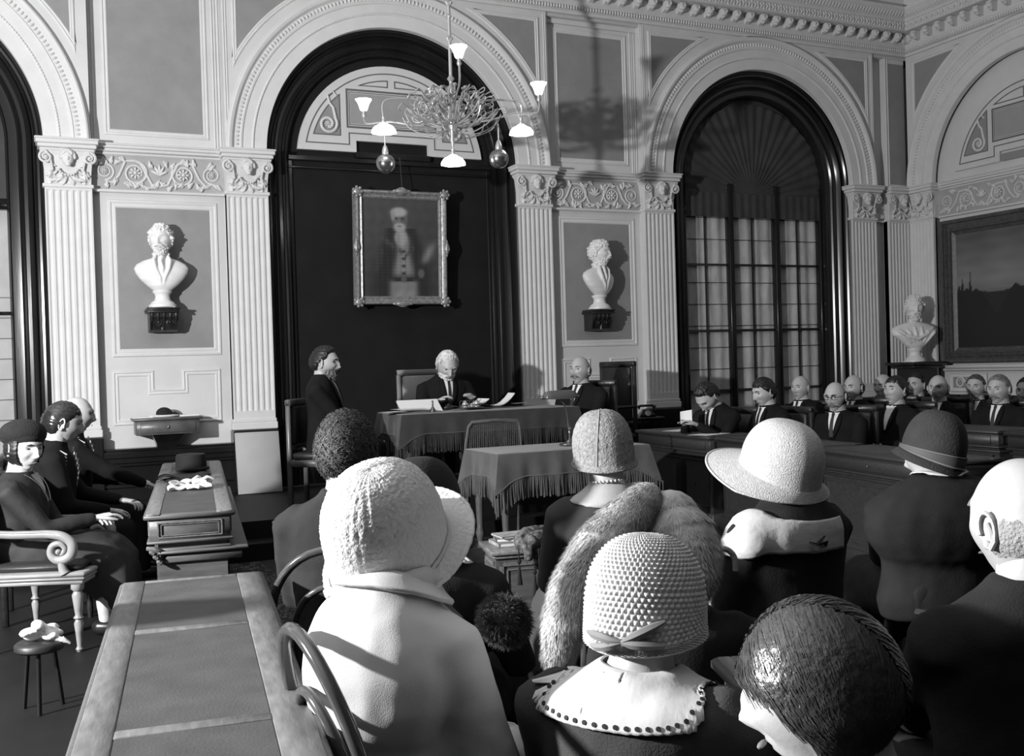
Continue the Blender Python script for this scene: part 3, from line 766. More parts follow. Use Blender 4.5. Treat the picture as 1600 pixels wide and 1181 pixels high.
def person(label, loc, yaw, tl=1.0, wd=1.0, lean=0.0, nod=0.0, turn=0.0, roll=0.0, skin=SKIN, cloth=SUIT, legcloth=None, hair=None, hairmat_=H_DARK, hoff=.010,
           beard=None, collar=True, tie=TIE, vee=True, hands=None, hk=1.0, glasses=False, moustache=None, belly=0.0, hump=None, skirt=False, fz=0.0, group=None, hip=.50, hcurl=.5,
           neck_up=0.0, head_fwd=.02, head_side=0.0, brow=True, low=True, voxel=.013, jname='jacket', jnoise=.012, neckline=True, chest=0.0, seatback=True):
    """seated figure; loc = floor point under the hips, yaw = direction faced (0 = +Y)"""
    root = empty('person', (loc[0], loc[1], fz), 0, label, 'person', group); root.rotation_euler = (0, 0, yaw)
    legcloth = legcloth or cloth
    TM = T((0, 0, hip)) @ RX(-lean)                                # torso frame (tilts forwards)
    hz = .50*tl+.186+neck_up
    HM = TM @ T((head_side, head_fwd-.012, hz-.09)) @ RZ(-turn) @ RX(-nod) @ RY(roll) @ T((0, .012, .09)) @ S3(hk, hk, hk)
    # hands in torso-independent local coordinates
    hands = hands or [(-.07, .30, hip+.12), (.07, .32, hip+.11)]
    b = MB(); b.M = TM; b.cur = 0; torso(b, -.006, tl, wd*.97, belly=belly); b.M = None
    nb = TM @ Vector((0, -.012, .50*tl)); nt = HM @ Vector((0, -.018, -.045)); nm = nb.lerp(nt, .55)
    capsule(b, [nb, nm, nt], [.068, .062*hk, .060*hk], 14)
    arms = []
    for s, h in zip((-1, 1), hands):
        sh = TM @ Vector((s*.178*wd, -.012, .455*tl)); el, wr = ik(sh, h, .285, .255, (s*.55, -.45, -.75)); arms.append((s, sh, el, wr))
        capsule(b, [sh, sh.lerp(el, .5), el, el.lerp(wr, .4), wr], [.038, .040, .036, .036, .025], 10)
    legs = []
    for s in (-1, 1):
        hp = Vector((s*.09, .02, hip-.01)); kn = Vector((s*.11, .44, hip+.0)); an = Vector((s*.12, .46, .10)); ft = Vector((s*.13, .60, .045)); legs.append((hp, kn, an, ft))
        if low:
            capsule(b, [hp, hp.lerp(kn, .5), kn], [.080, .072, .054], 10); capsule(b, [kn, kn.lerp(an, .35), an], [.052, .052, .034], 10)
    body = vox(b, 'body', [skin, EYE, LIPS], root, .014, 4); bake(body)
    # head and hands joined to the same mesh
    hb = MB(); add_head(hb, HM)
    for s, sh, el, wr in arms:
        d = (wr-el).normalized(); add_hand(hb, wr+d*.01, tuple(d+Vector((-s*.25, .2, 0))), (0, 0, 1) if abs(d.z) < .8 else (0, 1, 0), s if True else -s, hcurl)
    hm_ = hb.mesh('tmp', [skin, EYE, LIPS])
    import bmesh
    bm = bmesh.new(); bm.from_mesh(body.data); bm.from_mesh(hm_); bm.to_mesh(body.data); bm.free()
    for m_i, m in enumerate([skin, EYE, LIPS]):
        if m_i < len(body.data.materials): body.data.materials[m_i] = m
        else: body.data.materials.append(m)
    body.data.polygons.foreach_set('use_smooth', [True]*len(body.data.polygons))
    bpy.data.meshes.remove(hm_)
    # jacket
    j = MB(); j.M = TM; torso(j, .014, tl, wd, belly=belly)
    if chest: j.ell((0, .085, .33*tl), (.15, chest+.03, .085), 12, 8)
    if hump: j.ell((0, hump[0], hump[1]*tl), hump[2:5], 16, 10)
    j.M = None
    for s, sh, el, wr in arms:
        sh2 = sh+Vector((-s*.02, 0, .002)); capsule(j, [sh2, sh, sh.lerp(el, .5), el, el.lerp(wr, .5), wr.lerp(el, .06)], [.068, .070, .062, .055, .048, .040], 12)
    jk = vox(j, jname, cloth, root, voxel, 7, noise=jnoise); bake(jk)
    if low:
        t = MB()
        if skirt:
            rings = []
            for y, z0, z1, hw in ((-.12, hip-.10, hip+.09, .19), (.05, hip-.14, hip+.10, .21), (.25, hip-.16, hip+.10, .21), (.42, hip-.30, hip+.09, .20), (.53, .10, hip+.04, .21), (.60, .06, hip-.04, .21)):
                rings.append([(hw*math.copysign(abs(math.cos(a))**.6, math.cos(a)), y, (z0+z1)/2+(z1-z0)/2*math.copysign(abs(math.sin(a))**.7, math.sin(a))) for a in [2*math.pi*i/20 for i in range(20)]])
            t.loft(rings); bake(vox(t, 'skirt', legcloth, root, .018, 6, noise=.03))
        else:
            for hp, kn, an, ft in legs:
                capsule(t, [hp, hp.lerp(kn, .5), kn], [.098, .090, .070], 12); capsule(t, [kn, kn.lerp(an, .4), an], [.069, .066, .052], 12)
            bake(vox(t, 'trousers', legcloth, root, .018, 5))
        for hp, kn, an, ft in legs:
            q = MB(); capsule(q, [an+Vector((0, -.03, -.03)), (an+ft)/2+Vector((0, 0, -.01)), ft], [.045, .042, .034], 10)
            for i, v in enumerate(q.v):
                if v[2] < .012: q.v[i] = (v[0], v[1], .004)
            q.build('shoe', BLACKSHOE, root)
    if collar:
        q = MB(); C0 = nb+(nt-nb)*.30; n = 28; rings = []
        for rr, dz in ((.064, -.022), (.067, -.02), (.064, .024), (.060, .026), (.058, -.02)):
            rings.append([tuple(TM.to_3x3() @ Vector((rr*math.cos(a)*1.0, rr*1.0*math.sin(a), dz-(.014*max(0, math.sin(a))))) + C0) for a in [2*math.pi*i/n for i in range(n)]])
        q.loft(rings, caps=False); q.build('shirt_collar', SHIRT, root)
    if vee:
        q = MB(); q.M = TM; z0, z1 = .30*tl, .562*tl
        def V(u, v):
            z = z0+(z1-z0)*v; x = (u-.5)*2*(.005+.048*v**.8); return (x, surf_y(x, z, tl, wd, .014, belly)+.010-.02*max(0, v-.8), z)
        q.grid(V, 7, 12); q.build('shirt_front', SHIRT, root)
        for s in (-1, 1):
            q = MB(); q.M = TM
            def Lp(u, v, s=s):
                z = z0-.01+(z1+.004-z0)*v; xi = (.003+.044*v**.8); wdt = .012+.050*math.sin(math.pi*min(1, v*.9+.1))**.7*(.35+.65*v); x = s*(xi+wdt*u); return (x, surf_y(x, z, tl, wd, .014, belly)+.015+.006*math.sin(math.pi*u)-.02*max(0, v-.8), z)
            q.grid(Lp, 5, 12); q.build('lapel', cloth, root)
        if tie:
            q = MB(); q.M = TM; zt = .548*tl
            if tie == 'bow':
                for s in (-1, 1): q.ell((s*.022, surf_y(0, zt, tl, wd, .014)+.012, zt+.004), (.024, .010, .014), 8, 5)
                q.ell((0, surf_y(0, zt, tl, wd, .014)+.018, zt+.004), (.008, .008, .009), 6, 4); q.build('bow_tie', SHIRT, root)
            else:
                def Tt(u, v):
                    z = z0+(zt-z0)*v; x = (u-.5)*2*(.020-.010*v) if v < .9 else (u-.5)*2*.014; return (x, surf_y(x, z, tl, wd, .014, belly)+.019-.016*max(0, v-.8), z)
                q.grid(Tt, 3, 10); q.ell((0, surf_y(0, zt, tl, wd, .014)+.012, zt), (.014, .010, .014), 8, 5); q.build('necktie', tie, root)
    if hair:
        q = MB(); head_shell(q, HM, HL[hair] if isinstance(hair, str) else hair, hoff, hoff*.35, f=1.5); q.build('hair', hairmat_, root)
    if brow:
        for s in (-1, 1):
            q = MB(); q.M = HM; q.tube([(s*.014, .0985, .026), (s*.030, .0945, .031), (s*.046, .083, .026)], [.003, .004, .0025], 5); q.build('eyebrow', hairmat_ if hair or beard else H_GREY, root)
    if beard:
        bm_, boff = beard; q = MB(); head_shell(q, HM, HL['beard'], .017, .006, f=1.6, shape=lambda x, y, z: boff*max(0, -z-.55)*2.2*max(0, y)); q.build('beard', bm_, root)
    if moustache:
        q = MB(); q.M = HM
        for s in (-1, 1): q.tube([(0, .106, -.050), (s*.015, .104, -.051), (s*.028, .094, -.057), (s*.036, .085, -.060)], [.006, .008, .006, .003], 6)
        q.build('moustache', moustache, root)
    if glasses:
        q = MB(); q.M = HM
        for s in (-1, 1):
            q.tube([(s*.031+.0185*math.cos(a), .1025-.01*abs(math.cos(a))*0, .008+.0165*math.sin(a)) for a in [2*math.pi*i/16 for i in range(16)]], .0022, 5, closed=True)
            q.tube([(s*.050, .101, .012), (s*.076, .06, .014), (s*.082, -.005, .012)], .0018, 4)
        q.tube([(-.012, .103, .012), (0, .107, .014), (.012, .103, .012)], .0018, 4); q.build('spectacles', BLACKIRON, root)
    root['_'] = 0; del root['_']
    return root, TM, HM
BLACKSHOE = mat('black_leather', .012, .3)
def at_head(px, py, depth, yaw, lean, hk=1.0, tl=None, hip=.5, fz=0.0, turn=0, nod=0, head_fwd=.02, neck_up=0.0, head_side=0.0):
    """floor point and torso length that bring the head centre to a sight line at the given distance"""
    P = atD(px, py, depth); z = P[2]-fz
    if tl is None: tl = ((z-hip)/math.cos(lean)-.186-neck_up)/.50
    h = .50*tl+.186+neck_up
    off = Vector((head_side, h*math.sin(lean)+head_fwd, 0)); off = Matrix.Rotation(yaw, 3, 'Z') @ off
    return (P[0]-off.x, P[1]-off.y), tl
# ------------------------------------------------------------------ marble busts
def bust(label, M, kind, yaw=0.0, turn=0.0):
    """height 0.78, base at the origin of M"""
    root = empty('marble_bust', (0, 0, 0), 0, label, 'bust'); root.matrix_world = M
    R3 = RZ(yaw)
    b = MB(); b.lathe([(.125, 0), (.125, .022), (.112, .03), (.105, .045), (.075, .065), (.066, .10), (.072, .125), (.088, .14), (.088, .155)], n=24); b.box(-.10, .10, -.085, .085, -.006, .004)
    b.build('socle', MARBLE, root)
    b = MB(); rings = []
    sh = 1.0 if kind != 'draped' else 1.15
    for z, a, d, yo in ((.135, .05, .045, .02), (.16, .085, .065, .02), (.20, .135, .085, .02), (.26, .195, .10, .012), (.32, .235*sh, .105, .0), (.37, .25*sh, .10, -.01), (.41, .225*sh, .088, -.02), (.445, .165*sh, .075, -.02), (.47, .085, .062, -.012), (.50, .060, .057, -.004), (.56, .056, .056, .006)):
        rings.append([(a*math.cos(t), yo+d*math.sin(t), z) for t in [2*math.pi*i/28 for i in range(28)]])
    b.loft(rings)
    if kind == 'coat':
        for s in (-1, 1):
            b.tube([(s*.055, .06, .485), (s*.075, .085, .44), (s*.06, .105, .36), (s*.02, .115, .27), (s*.01, .10, .20)], [.016, .020, .018, .014, .008], 8)
            b.tube([(s*.06, .03, .50), (s*.07, -.02, .51), (s*.04, -.06, .51)], .018, 8)
        b.tube([(0, .07, .48), (.012, .10, .43), (-.006, .11, .36), (0, .105, .28)], [.024, .018, .014, .008], 8); b.ell((0, .075, .475), (.03, .018, .018), 8, 5)
    else:
        for k in range(6):
            x = -.20+.075*k; b.tube([(x*1.2, .02+.05*(1-abs(x)*3), .42-.3*abs(x)), (x*1.0, .105, .34), (x*.55, .10, .24), (x*.3, .06, .165)], [.014, .018, .016, .008], 6)
        b.tube([(-.22, .03, .40), (-.12, .10, .33), (.0, .125, .27), (.12, .11, .30), (.22, .05, .38)], [.02, .022, .02, .022, .02], 8)
    o = bake(vox(b, 'chest', MARBLE, root, .008, 3)); o.matrix_local = R3
    b = MB(); HMx = R3 @ T((0, .020, .638)) @ RZ(turn); add_head(b, HMx @ S3(1.24, 1.22, 1.22), ms=(0, 0, 0)); b.build('head', MARBLE, root)
    b = MB(); HS = HMx @ S3(1.24, 1.22, 1.22)
    head_shell(b, HS, HL['full'] if kind != 'bald' else HL['ring'], .012, .010, f=1.6)
    for k in range(26):
        a = rnd.uniform(-math.pi, math.pi); e = rnd.uniform(.1, 1.3); x, y, z = math.cos(e)*math.sin(a), math.cos(e)*math.cos(a), math.sin(e)
        if kind != 'bald' and HL['full'](x, y, z) > .05:
            p = head_point(x, y, z); b.M = HS; b.ell((p[0]*1.12, p[1]*1.12, p[2]*1.08), (.020, .020, .015), 6, 4); b.M = None
    b.build('carved_hair', MARBLE, root)
    b = MB(); head_shell(b, HS, HL['beard'], .014 if kind != 'coat' else .010, .008, f=1.8, shape=lambda x, y, z: .012*max(0, -z-.55)*2); b.M = HS
    for s in (-1, 1): b.tube([(0, .108, -.048), (s*.018, .106, -.050), (s*.036, .092, -.062)], [.007, .009, .004], 6)
    b.build('carved_beard', MARBLE, root)
    return root
# ================================================================== BUSTS, BRACKETS, PICTURES, CHANDELIER
def bracket(label, x, y, z0, z1, w0, M=None):
    """carved corbel: moulded shelf over a scrolled, leaf-carved block"""
    h = z1-z0; b = MB()
    for za, zb, e in ((-.018, 0, .0), (-.034, -.018, -.012), (-.05, -.034, -.006)): b.rbox(-w0/2-e*-1-.0, w0/2+e, -.25-e*.5, 0, h+za, h+zb, .004)
    root = b.build('wall_bracket', BLACKIRON); root.location = (x, y, z0); tag(root, label, 'bracket')
    b = MB(); w1 = w0*.86/2
    pr = [(-.215, h-.05), (-.22, h-.09), (-.20, h-.12), (-.19, h-.15), (-.175, .06), (-.16, .02), (-.13, .0), (-.02, .0), (.0, .0), (.0, h-.05)]
    b.loft([[(sx, y_, z_) for y_, z_ in pr] for sx in (-w1, w1)]); b.build('corbel', BLACKIRON, root, smooth=False)
    for k in range(5):
        q = MB(); q.tube([(-w1+.02+k*(2*w1-.04)/4, -.22, h-.055), (-w1+.02+k*(2*w1-.04)/4, -.226, h-.09), (-w1+.02+k*(2*w1-.04)/4, -.20, h-.12)], .011, 6); q.build('bead', BLACKIRON, root)
    for s in (-1, 1):
        q = MB(); volute(q, s*.05, .09, .035, s, -.185, .009); q.build('carved_scroll', BLACKIRON, root)
        q = MB(); q.tube([(s*w1*.93, -.205, h-.13), (s*w1*.93, -.19, .08), (s*w1*.93, -.165, .02)], .010, 6); q.build('edge_bead', BLACKIRON, root)
    q = MB(); leaf(q, 0, .015, .13, .07, -.175, curl=.03); q.build('carved_leaf', BLACKIRON, root)
    return root
bracket('dark carved corbel bracket under the left-hand wall bust', 1.125, FD-.005, 1.86, 2.09, .30)
bracket('dark carved corbel bracket on the wall right of the portrait', 5.89, FD-.005, 1.81, 2.05, .30)
bust('white marble bust on the wall bracket left of the portrait', T((1.125, FD-.13, 2.096)), 'coat', math.pi-.05, -.25)
bust('white marble bust on the wall bracket right of the portrait', T((5.89, FD-.15, 2.056)), 'coat', math.pi+.35, .35)
bust('white marble bust with draped shoulders on the pedestal near the room corner', T((10.30, -.42, 1.335)) @ S3(1.08, 1.08, 1.08), 'draped', math.pi-.35, -.2)
b = MB(); b.rbox(-.30, .30, -.24, .24, 1.29, 1.33, .008); b.rbox(-.25, .25, -.20, .20, 1.25, 1.29, .008); root = b.build('bust_pedestal', BLACKIRON); root.location = (10.34, -.40, 0)
tag(root, 'dark wooden pedestal carrying the draped bust in the corner', 'pedestal')
q = MB(); q.box(-.18, .18, -.15, .15, .22, 1.25); q.build('column', BLACKIRON, root, smooth=False); q = MB(); q.rbox(-.23, .23, -.19, .19, 0, .22, .01); q.build('plinth', BLACKIRON, root)

# ---- pictures: canvas painted vertex by vertex as flat colour
def canvas(name, w, h, fn, nx, nz_, parent, Mx):
    b = MB(); b.grid(lambda u, v: (u*w, 0, v*h), nx, nz_); me = b.mesh(name, CANVAS)
    ca = me.color_attributes.new('paint', 'FLOAT_COLOR', 'POINT'); data = []
    for i in range(nx):
        for j in range(nz_):
            c = fn(i/(nx-1), j/(nz_-1)); data += [c, c, c, 1]
    ca.data.foreach_set('color', data)
    return obj(name, me, parent, Mx)
CANVAS = bpy.data.materials.new('painted_canvas'); CANVAS.use_nodes = True
_n = CANVAS.node_tree.nodes.new('ShaderNodeAttribute'); _n.attribute_name = 'paint'; CANVAS.node_tree.links.new(_n.outputs[0], CANVAS.node_tree.nodes['Principled BSDF'].inputs[0]); CANVAS.node_tree.nodes['Principled BSDF'].inputs['Roughness'].default_value = .5
def sd(a, b, k=40): return 1/(1+math.exp(max(-40, min(40, (a-b)*k))))
def portrait(u, v):
    n = .5+.5*nz(u*2, v*2, 1.3, 1.2); n2 = .5+.5*nz(u*6, v*6, 2.3, 1.6)
    c = .035+.02*n+.02*v
    E = lambda cx, cy, rx, ry: math.hypot((u-cx)/rx, (v-cy)/ry)
    def mixc(m, col): 
        nonlocal c; c = c*(1-m)+col*m*.8
    # coat
    coat = sd(max(abs(u-.50)/(.20+.16*min(1, max(0, (.66-v)*3))), (v-.68)/.02*1 if v > .68 else 0), 1, 12); mixc(coat if v < .70 else 0, .018+.02*n2)
    for (x, y, r) in ((.20, .38, .05), (.17, .30, .04), (.24, .46, .03)): mixc(sd(E(x, y, r, r*1.4), 1, 6)*.6, .06*n2+.03)
    # waistcoat and breeches
    hw = .10+.03*math.sin(v*9); mixc(sd(abs(u-.53), hw, 60)*sd(v, .60, 60)*sd(.22, v, 60), .20+.14*n2)
    mixc(sd(abs(u-.53), .17, 60)*sd(v, .16, 90), .22+.10*n); mixc(sd(abs(u-.53), .14, 60)*(1 if .155 < v < .20 else 0), .03); mixc(sd(E(.53, .18, .035, .03), 1, 8), .12)
    for k in range(4): mixc(sd(E(.53, .24+.075*k, .028, .016), 1, 8)*.9, .03)
    mixc(sd(abs((u-.36)*.55+(v-.54)), .022, 90)*(1 if .20 < u < .52 else 0), .09*n2+.03); mixc(sd(abs(-(u-.66)*.8+(v-.50)), .018, 90)*(1 if .54 < u < .68 else 0), .09*n2+.02)
    # jabot, beard, face, hair
    mixc(sd(E(.50, .605, .08, .085), 1, 10), .33+.12*n2); mixc(sd(E(.46, .57, .02, .10), 1, 10)*.5, .2)
    mixc(sd(E(.485, .79, .095, .105), 1, 12), .17+.05*n); mixc(sd(E(.52, .79, .05, .09), 1, 9)*.6, .09)
    mixc(sd(E(.485, .71, .075, .045), 1, 9), .36+.1*n2); mixc(sd(E(.48, .735, .055, .016), 1, 9)*.7, .42); mixc(sd(E(.48, .72, .03, .007), 1, 9)*.8, .10)
    mixc(sd(E(.475, .865, .10, .045), 1, 9), .42+.08*n2); mixc(sd(E(.40, .83, .03, .05), 1, 8)*.8, .35)
    for x in (.44, .525): mixc(sd(E(x, .80, .020, .011), 1, 8)*.85, .03)
    mixc(sd(E(.482, .765, .012, .03), 1, 8)*.5, .28)
    # plume and hand
    q = ((u-.86)*.75+(v-.42)*.45); mixc(sd(abs((u-.86)-(v-.45)*.55), .035+.04*max(0, v-.35), 50)*sd(v, .53, 45)*sd(.36, v, 60), .24+.1*n2)
    mixc(sd(E(.76, .24, .04, .045), 1, 8)*.8, .16)
    return max(.01, c)
def rect_frame(name, w, h, prof, m, parent=None):
    b = MB(); b.sweep_poly([(0, 0), (w, 0), (w, h), (0, h)], prof); return b.build(name, m, parent, angle=30)
PX, PZ, PWd, PH = 3.05, 2.12, 1.02, 1.20
pr_ = empty('portrait_painting', (PX, .10, PZ), 0, 'gilt framed portrait of a bearded man in robes on the dark wall', 'painting'); pr_.rotation_euler = (R_(3), 0, 0)
fr = rect_frame('frame', PWd, PH, [(0, .06), (0, -.01), (.012, -.045), (.03, -.05), (.045, -.03), (.06, -.022), (.075, -.03), (.085, -.02), (.095, .01)], GILT, pr_)
canvas('canvas', PWd-.17, PH-.17, portrait, 130, 150, pr_, T((.085, .0, .085)))
for x, z in ((.03, .03), (PWd-.03, .03), (.03, PH-.03), (PWd-.03, PH-.03)):
    q = MB(); q.ell((x, -.045, z), (.05, .025, .045), 8, 6)
    for k in range(7): a = 2*math.pi*k/7; q.ell((x+.045*math.cos(a), -.05, z+.045*math.sin(a)), (.018, .014, .018), 6, 4)
    q.build('corner_ornament', GILT, fr)
for x, z, rx, rz in ((PWd/2, .01, .09, .03), (PWd/2, PH-.01, .08, .035), (.01, PH/2, .025, .08), (PWd-.01, PH/2, .025, .08)):
    q = MB(); q.ell((x, -.045, z), (rx, .025, rz), 10, 6)
    for k in (-1, 1): q.ell((x+k*rx*.9, -.045, z+k*rz*0), (rx*.4, .015, rz*.5), 8, 5); q.ell((x, -.045, z+k*rz*.8), (rx*.5, .015, rz*.4), 8, 5)
    q.build('centre_ornament', GILT, fr)
q = MB(); q.tube([(PWd*.52, 0, PH), (PWd*.52, .07, PH+.36)], .004, 5); q.build('picture_wire', BRASS, pr_)

def landscape(u, v):   # v up
    n = .5+.5*nz(u*1.5, v*3, .7, 1.0); n2 = .5+.5*nz(u*9, v*9, .7, 1.7)
    hor = .46+.03*math.sin(u*5)+.02*math.sin(u*17)
    sky = .09+.11*max(0, 1-abs(v-.60)*3)+.05*n*(v > .5)
    c = sky if v > hor else .020+.012*n2
    for x, h_, w_ in ((.045, .60, .02), (.02, .55, .03), (.075, .52, .05), (.10, .66, .012), (.14, .51, .05), (.40, .53, .06), (.7, .56, .05)):
        if v < h_ and abs(u-x) < w_*(h_-v)/(h_-hor+.01)*.6+.002: c = .02
    m = sd(v, hor, 60); return c*(1-m*.0)
lp = empty('landscape_painting', (0, 0, 0), 0, 'large dark landscape painting in a wide beaded frame on the right wall', 'painting'); lp.matrix_world = RW @ T((.47, .11, 1.30))
LW_, LH_ = 2.6, 1.84
FRAMEW = mat('dark_gilt_frame', .075, .4, .35, 60, .3, 20)
lf_ = rect_frame('frame', LW_, LH_, [(0, .0), (0, -.07), (.02, -.085), (.045, -.08), (.05, -.055), (.12, -.045), (.125, -.06), (.145, -.06), (.15, -.03), (.19, -.01), (.20, .0)], FRAMEW, lp)
canvas('canvas', LW_-.36, LH_-.36, landscape, 160, 110, lp, T((.18, -.005, .18)))
q = MB()
for i in range(60):
    z = .02+LH_*.98*i/60; q.ell((.085, -.055, z), (.024, .018, .010), 6, 4)
for i in range(80):
    x = .02+LW_*i/80; q.ell((x, -.055, .085), (.010, .018, .024), 6, 4)
tag(q.build('beading', FRAMEW, lf_), kind='stuff')
# light moulded ledge and carved panel under the large painting
b = MB(); b.M = RW; b.rbox(.47, 3.4, -.02, .12, 1.235, 1.275, .008); b.rbox(.47, 3.4, .03, .12, 1.20, 1.235, .006); struct(b.build(next_trim(), STUCCO))
o = struct(frame_panel(rect(.52, 1.1, .93, 1.17), .10, M=RW, name=next_trim())); 
q = MB(); scroll(q, .70, 1.05, .07, 1, .085, turns=1.4); scroll(q, .92, 1.05, .07, -1, .085, start=math.pi, turns=1.4); o2 = q.build('carved_scroll', STUCCO, o)

# ---- chandelier
LAMPG = mat('lit_glass_shade', .9, .4, emit=2.6); BR2 = mat('chandelier_brass', 0.55, 0.36, metal=.55)
BALL = mat('polished_globe', .40, .22, metal=.9)
CH = empty('chandelier', (3.46, -1.74, 3.72), 0, 'brass chandelier with scrolled arms and lit glass shades below the ceiling', 'chandelier')
b = MB(); b.tube([(0, 0, -.12), (0, 0, 3.15)], .016, 8); b.build('stem', BR2, CH)
for z, r in ((.98, .040), (.86, .026), (.66, .034), (.60, .022), (.30, .035), (.22, .028), (.16, .034)):
    q = MB(); q.lathe([(.014, z-.03), (r*.6, z-.018), (r, z), (r*.6, z+.018), (.014, z+.03)], n=12); q.build('knop', BR2, CH)
q = MB(); q.lathe([(.01, -.30), (.02, -.26), (.016, -.20), (.035, -.12), (.045, -.05), (.03, 0), (.04, .05), (.028, .12), (.016, .16)], n=14); q.build('hub', BR2, CH)
q = MB(); q.lathe([(.10, 3.12), (.09, 3.14), (.02, 3.0)], n=12) if False else q.lathe([(.02, 3.0), (.09, 3.12), (.10, 3.16)], n=12); q.build('ceiling_rose', BR2, CH)
Rt = Vector((_r[0], _r[1], 0)).normalized(); Fw = Vector((_f[0], _f[1], 0)).normalized()
def cp(a, d, z): v = Rt*a+Fw*d; return (v.x, v.y, z)
def shade(pos, up, r=.075, parent=CH):
    p = Vector(pos); q = MB()
    if up:
        pr = [(.022, 0), (.034, .012), (.042, .04), (.052, .07), (.066, .095), (r, .105), (r-.006, .106), (.046, .070), (.03, .03), (.01, .012)]
    else:
        pr = [(.015, .085), (.03, .08), (.045, .068), (.085, .045), (.108, .012), (.112, -.006), (.106, -.006), (.08, .03), (.04, .055), (.01, .06)]
    q.M = T(p); n = 40
    q.loft([[((rr*(1+.05*math.cos(8*2*math.pi*j/n)*(rr > .05)))*math.cos(2*math.pi*j/n), (rr*(1+.05*math.cos(8*2*math.pi*j/n)*(rr > .05)))*math.sin(2*math.pi*j/n), z) for j in range(n)] for rr, z in pr])
    o = q.build('glass_shade', LAMPG, parent)
    q = MB(); q.M = T(p+Vector((0, 0, -.03 if up else .10))); q.lathe([(.012, -.03), (.022, -.01), (.016, .01), (.020, .03)], n=10); q.build('lamp_holder', BR2, o)
    return o
ups = [(-.80, .10), (.78, -.12), (.10, -.5)]
for (a, d), z0 in zip(ups, (.06, .10, .33)):
    e = (a, d)
    q = MB(); z_ = z0-.02
    if abs(a) > .3: q.stube([cp(a*.05, d*.05, -.04), cp(a*.35, d*.4, -.10), cp(a*.7, d*.7, -.05), cp(a*.95, d*.95, -.06), cp(a, d, -.02), cp(a, d, z_)], .009, 6)
    else: q.stube([cp(a*.05, d*.05, 0), cp(a*.6, d*.5, .10), cp(a, d, .14), cp(a, d, z_)], .009, 6)
    q.build('arm', BR2, CH); shade(cp(a, d, z0), True)
for a, d, z in ((-.60, -.1, -.18), (.62, .12, -.18), (0, 0, -.46)):
    q = MB()
    if abs(a) > .3: q.stube([cp(a*.05, d*.05, 0), cp(a*.4, d*.4, .10), cp(a*.8, d*.8, .12), cp(a, d, .08), cp(a, d, z+.11)], .009, 6)
    else: q.tube([(0, 0, -.28), (0, 0, -.36)], .010, 6)
    q.build('arm', BR2, CH); shade(cp(a, d, z), False)
k = 0
for ring in range(2):
    for i in range(14):
        an = 2*math.pi*(i+.5*ring)/14; L = (.44 if i % 2 else .36) if ring == 0 else .33; up = .0 if ring == 0 else .12
        ca, sa = math.cos(an), math.sin(an)
        q = MB(); pts = []; rad = []
        for t in range(30):
            tt = t/29; ang = tt*(9.5 if i % 2 else 7.5); rr = .095*(1-.75*tt)
            pts.append((ca*(L-.12+rr*math.cos(ang))-sa*.05*math.sin(tt*3), sa*(L-.12+rr*math.cos(ang))+ca*.05*math.sin(tt*3), up+.02-rr*math.sin(ang)*.9)); rad.append(.0075*(1-.35*tt))
        pts = [(0, 0, -.10), (ca*.12, sa*.12, -.12+up*.5), (ca*(L-.12), sa*(L-.12), up-.06)]+[(p[0], p[1], p[2]) for p in pts[::1]]; rad = [.009]*3+rad
        q.stube(pts, rad, 5, 2)
        q.stube([(ca*(L-.04), sa*(L-.04), up), (ca*(L+.03)-sa*.03, sa*(L+.03)+ca*.03, up+.04), (ca*(L+.06), sa*(L+.06), up+.0), (ca*(L+.03)+sa*.02, sa*(L+.03)-ca*.02, up-.02)], .0055, 4)
        for t in range(3):
            p = pts[12+t*6]; q.ell(p, (.022, .022, .016), 6, 4)
        q.build('scroll', BR2, CH)
        if ring == 0:
            q = MB(); q.stube([(ca*.05, sa*.05, -.16), (ca*.2, sa*.2, -.20), (ca*.38, sa*.38, -.13), (ca*.44, sa*.44, -.03)], .0055, 5); q.build('scroll', BR2, CH)
for (a, d) in ((-.62, .12), (.41, .05)):
    q = MB(); q.M = T(cp(a, d, 0)); q.lathe([(.012, -.25), (.022, -.27), (.03, -.30), (.03, -.335), (.022, -.345)], n=12); q.tube([(0, 0, -.27), (0, 0, -.10)], .006, 6); q.build('globe_cap', BR2, CH)
    q = MB(); q.M = T(cp(a, d, -.415)); q.ell((0, 0, 0), (.088, .088, .088), 24, 16); q.build('globe', BALL, CH)
for a, d, z in ((-.80, .10, 3.86), (.78, -.12, 3.90), (0, 0, 3.18)):
    v = Vector(cp(a, d, 0)); lamp('chandelier_bulb', 'POINT', (3.46+v.x, -1.74+v.y, z+.03), 5, shadow_soft_size=.05)
# ================================================================== FURNITURE
CLOTH = mat('green_table_cloth', .045, .95, .3, 260, .2, 6, spec=.1, sheen=.3); CLOTHL = mat('light_table_cloth', .10, .95, .3, 260, .2, 6, spec=.1, sheen=.3)
PAPER = mat('paper', .80, .8); CARD = mat('leaning_board_paint', .40, .85, .1, 50, .06, 4); CANE = mat('woven_cane', .10, .6, .6, 140, .3, 60, kind='wave', dist=.004)
BENT = mat('bentwood', .07, .16, .05, 30, .2, 10); DKLEATH = mat('dark_leather_seat', .02, .45, .1, 80); CHAIRWOOD = mat('chair_wood', .10, .35, .08, 40, .25, 10)
FOOT = mat('footstool', .03, .8)
def line_in(mb, x0, x1, z0, z1, y, t=.006, h=.006):   # raised frame on a face looking towards -Y
    mb.box(x0, x1, y-h, y, z0, z0+t); mb.box(x0, x1, y-h, y, z1-t, z1); mb.box(x0, x0+t, y-h, y, z0, z1); mb.box(x1-t, x1, y-h, y, z0, z1)
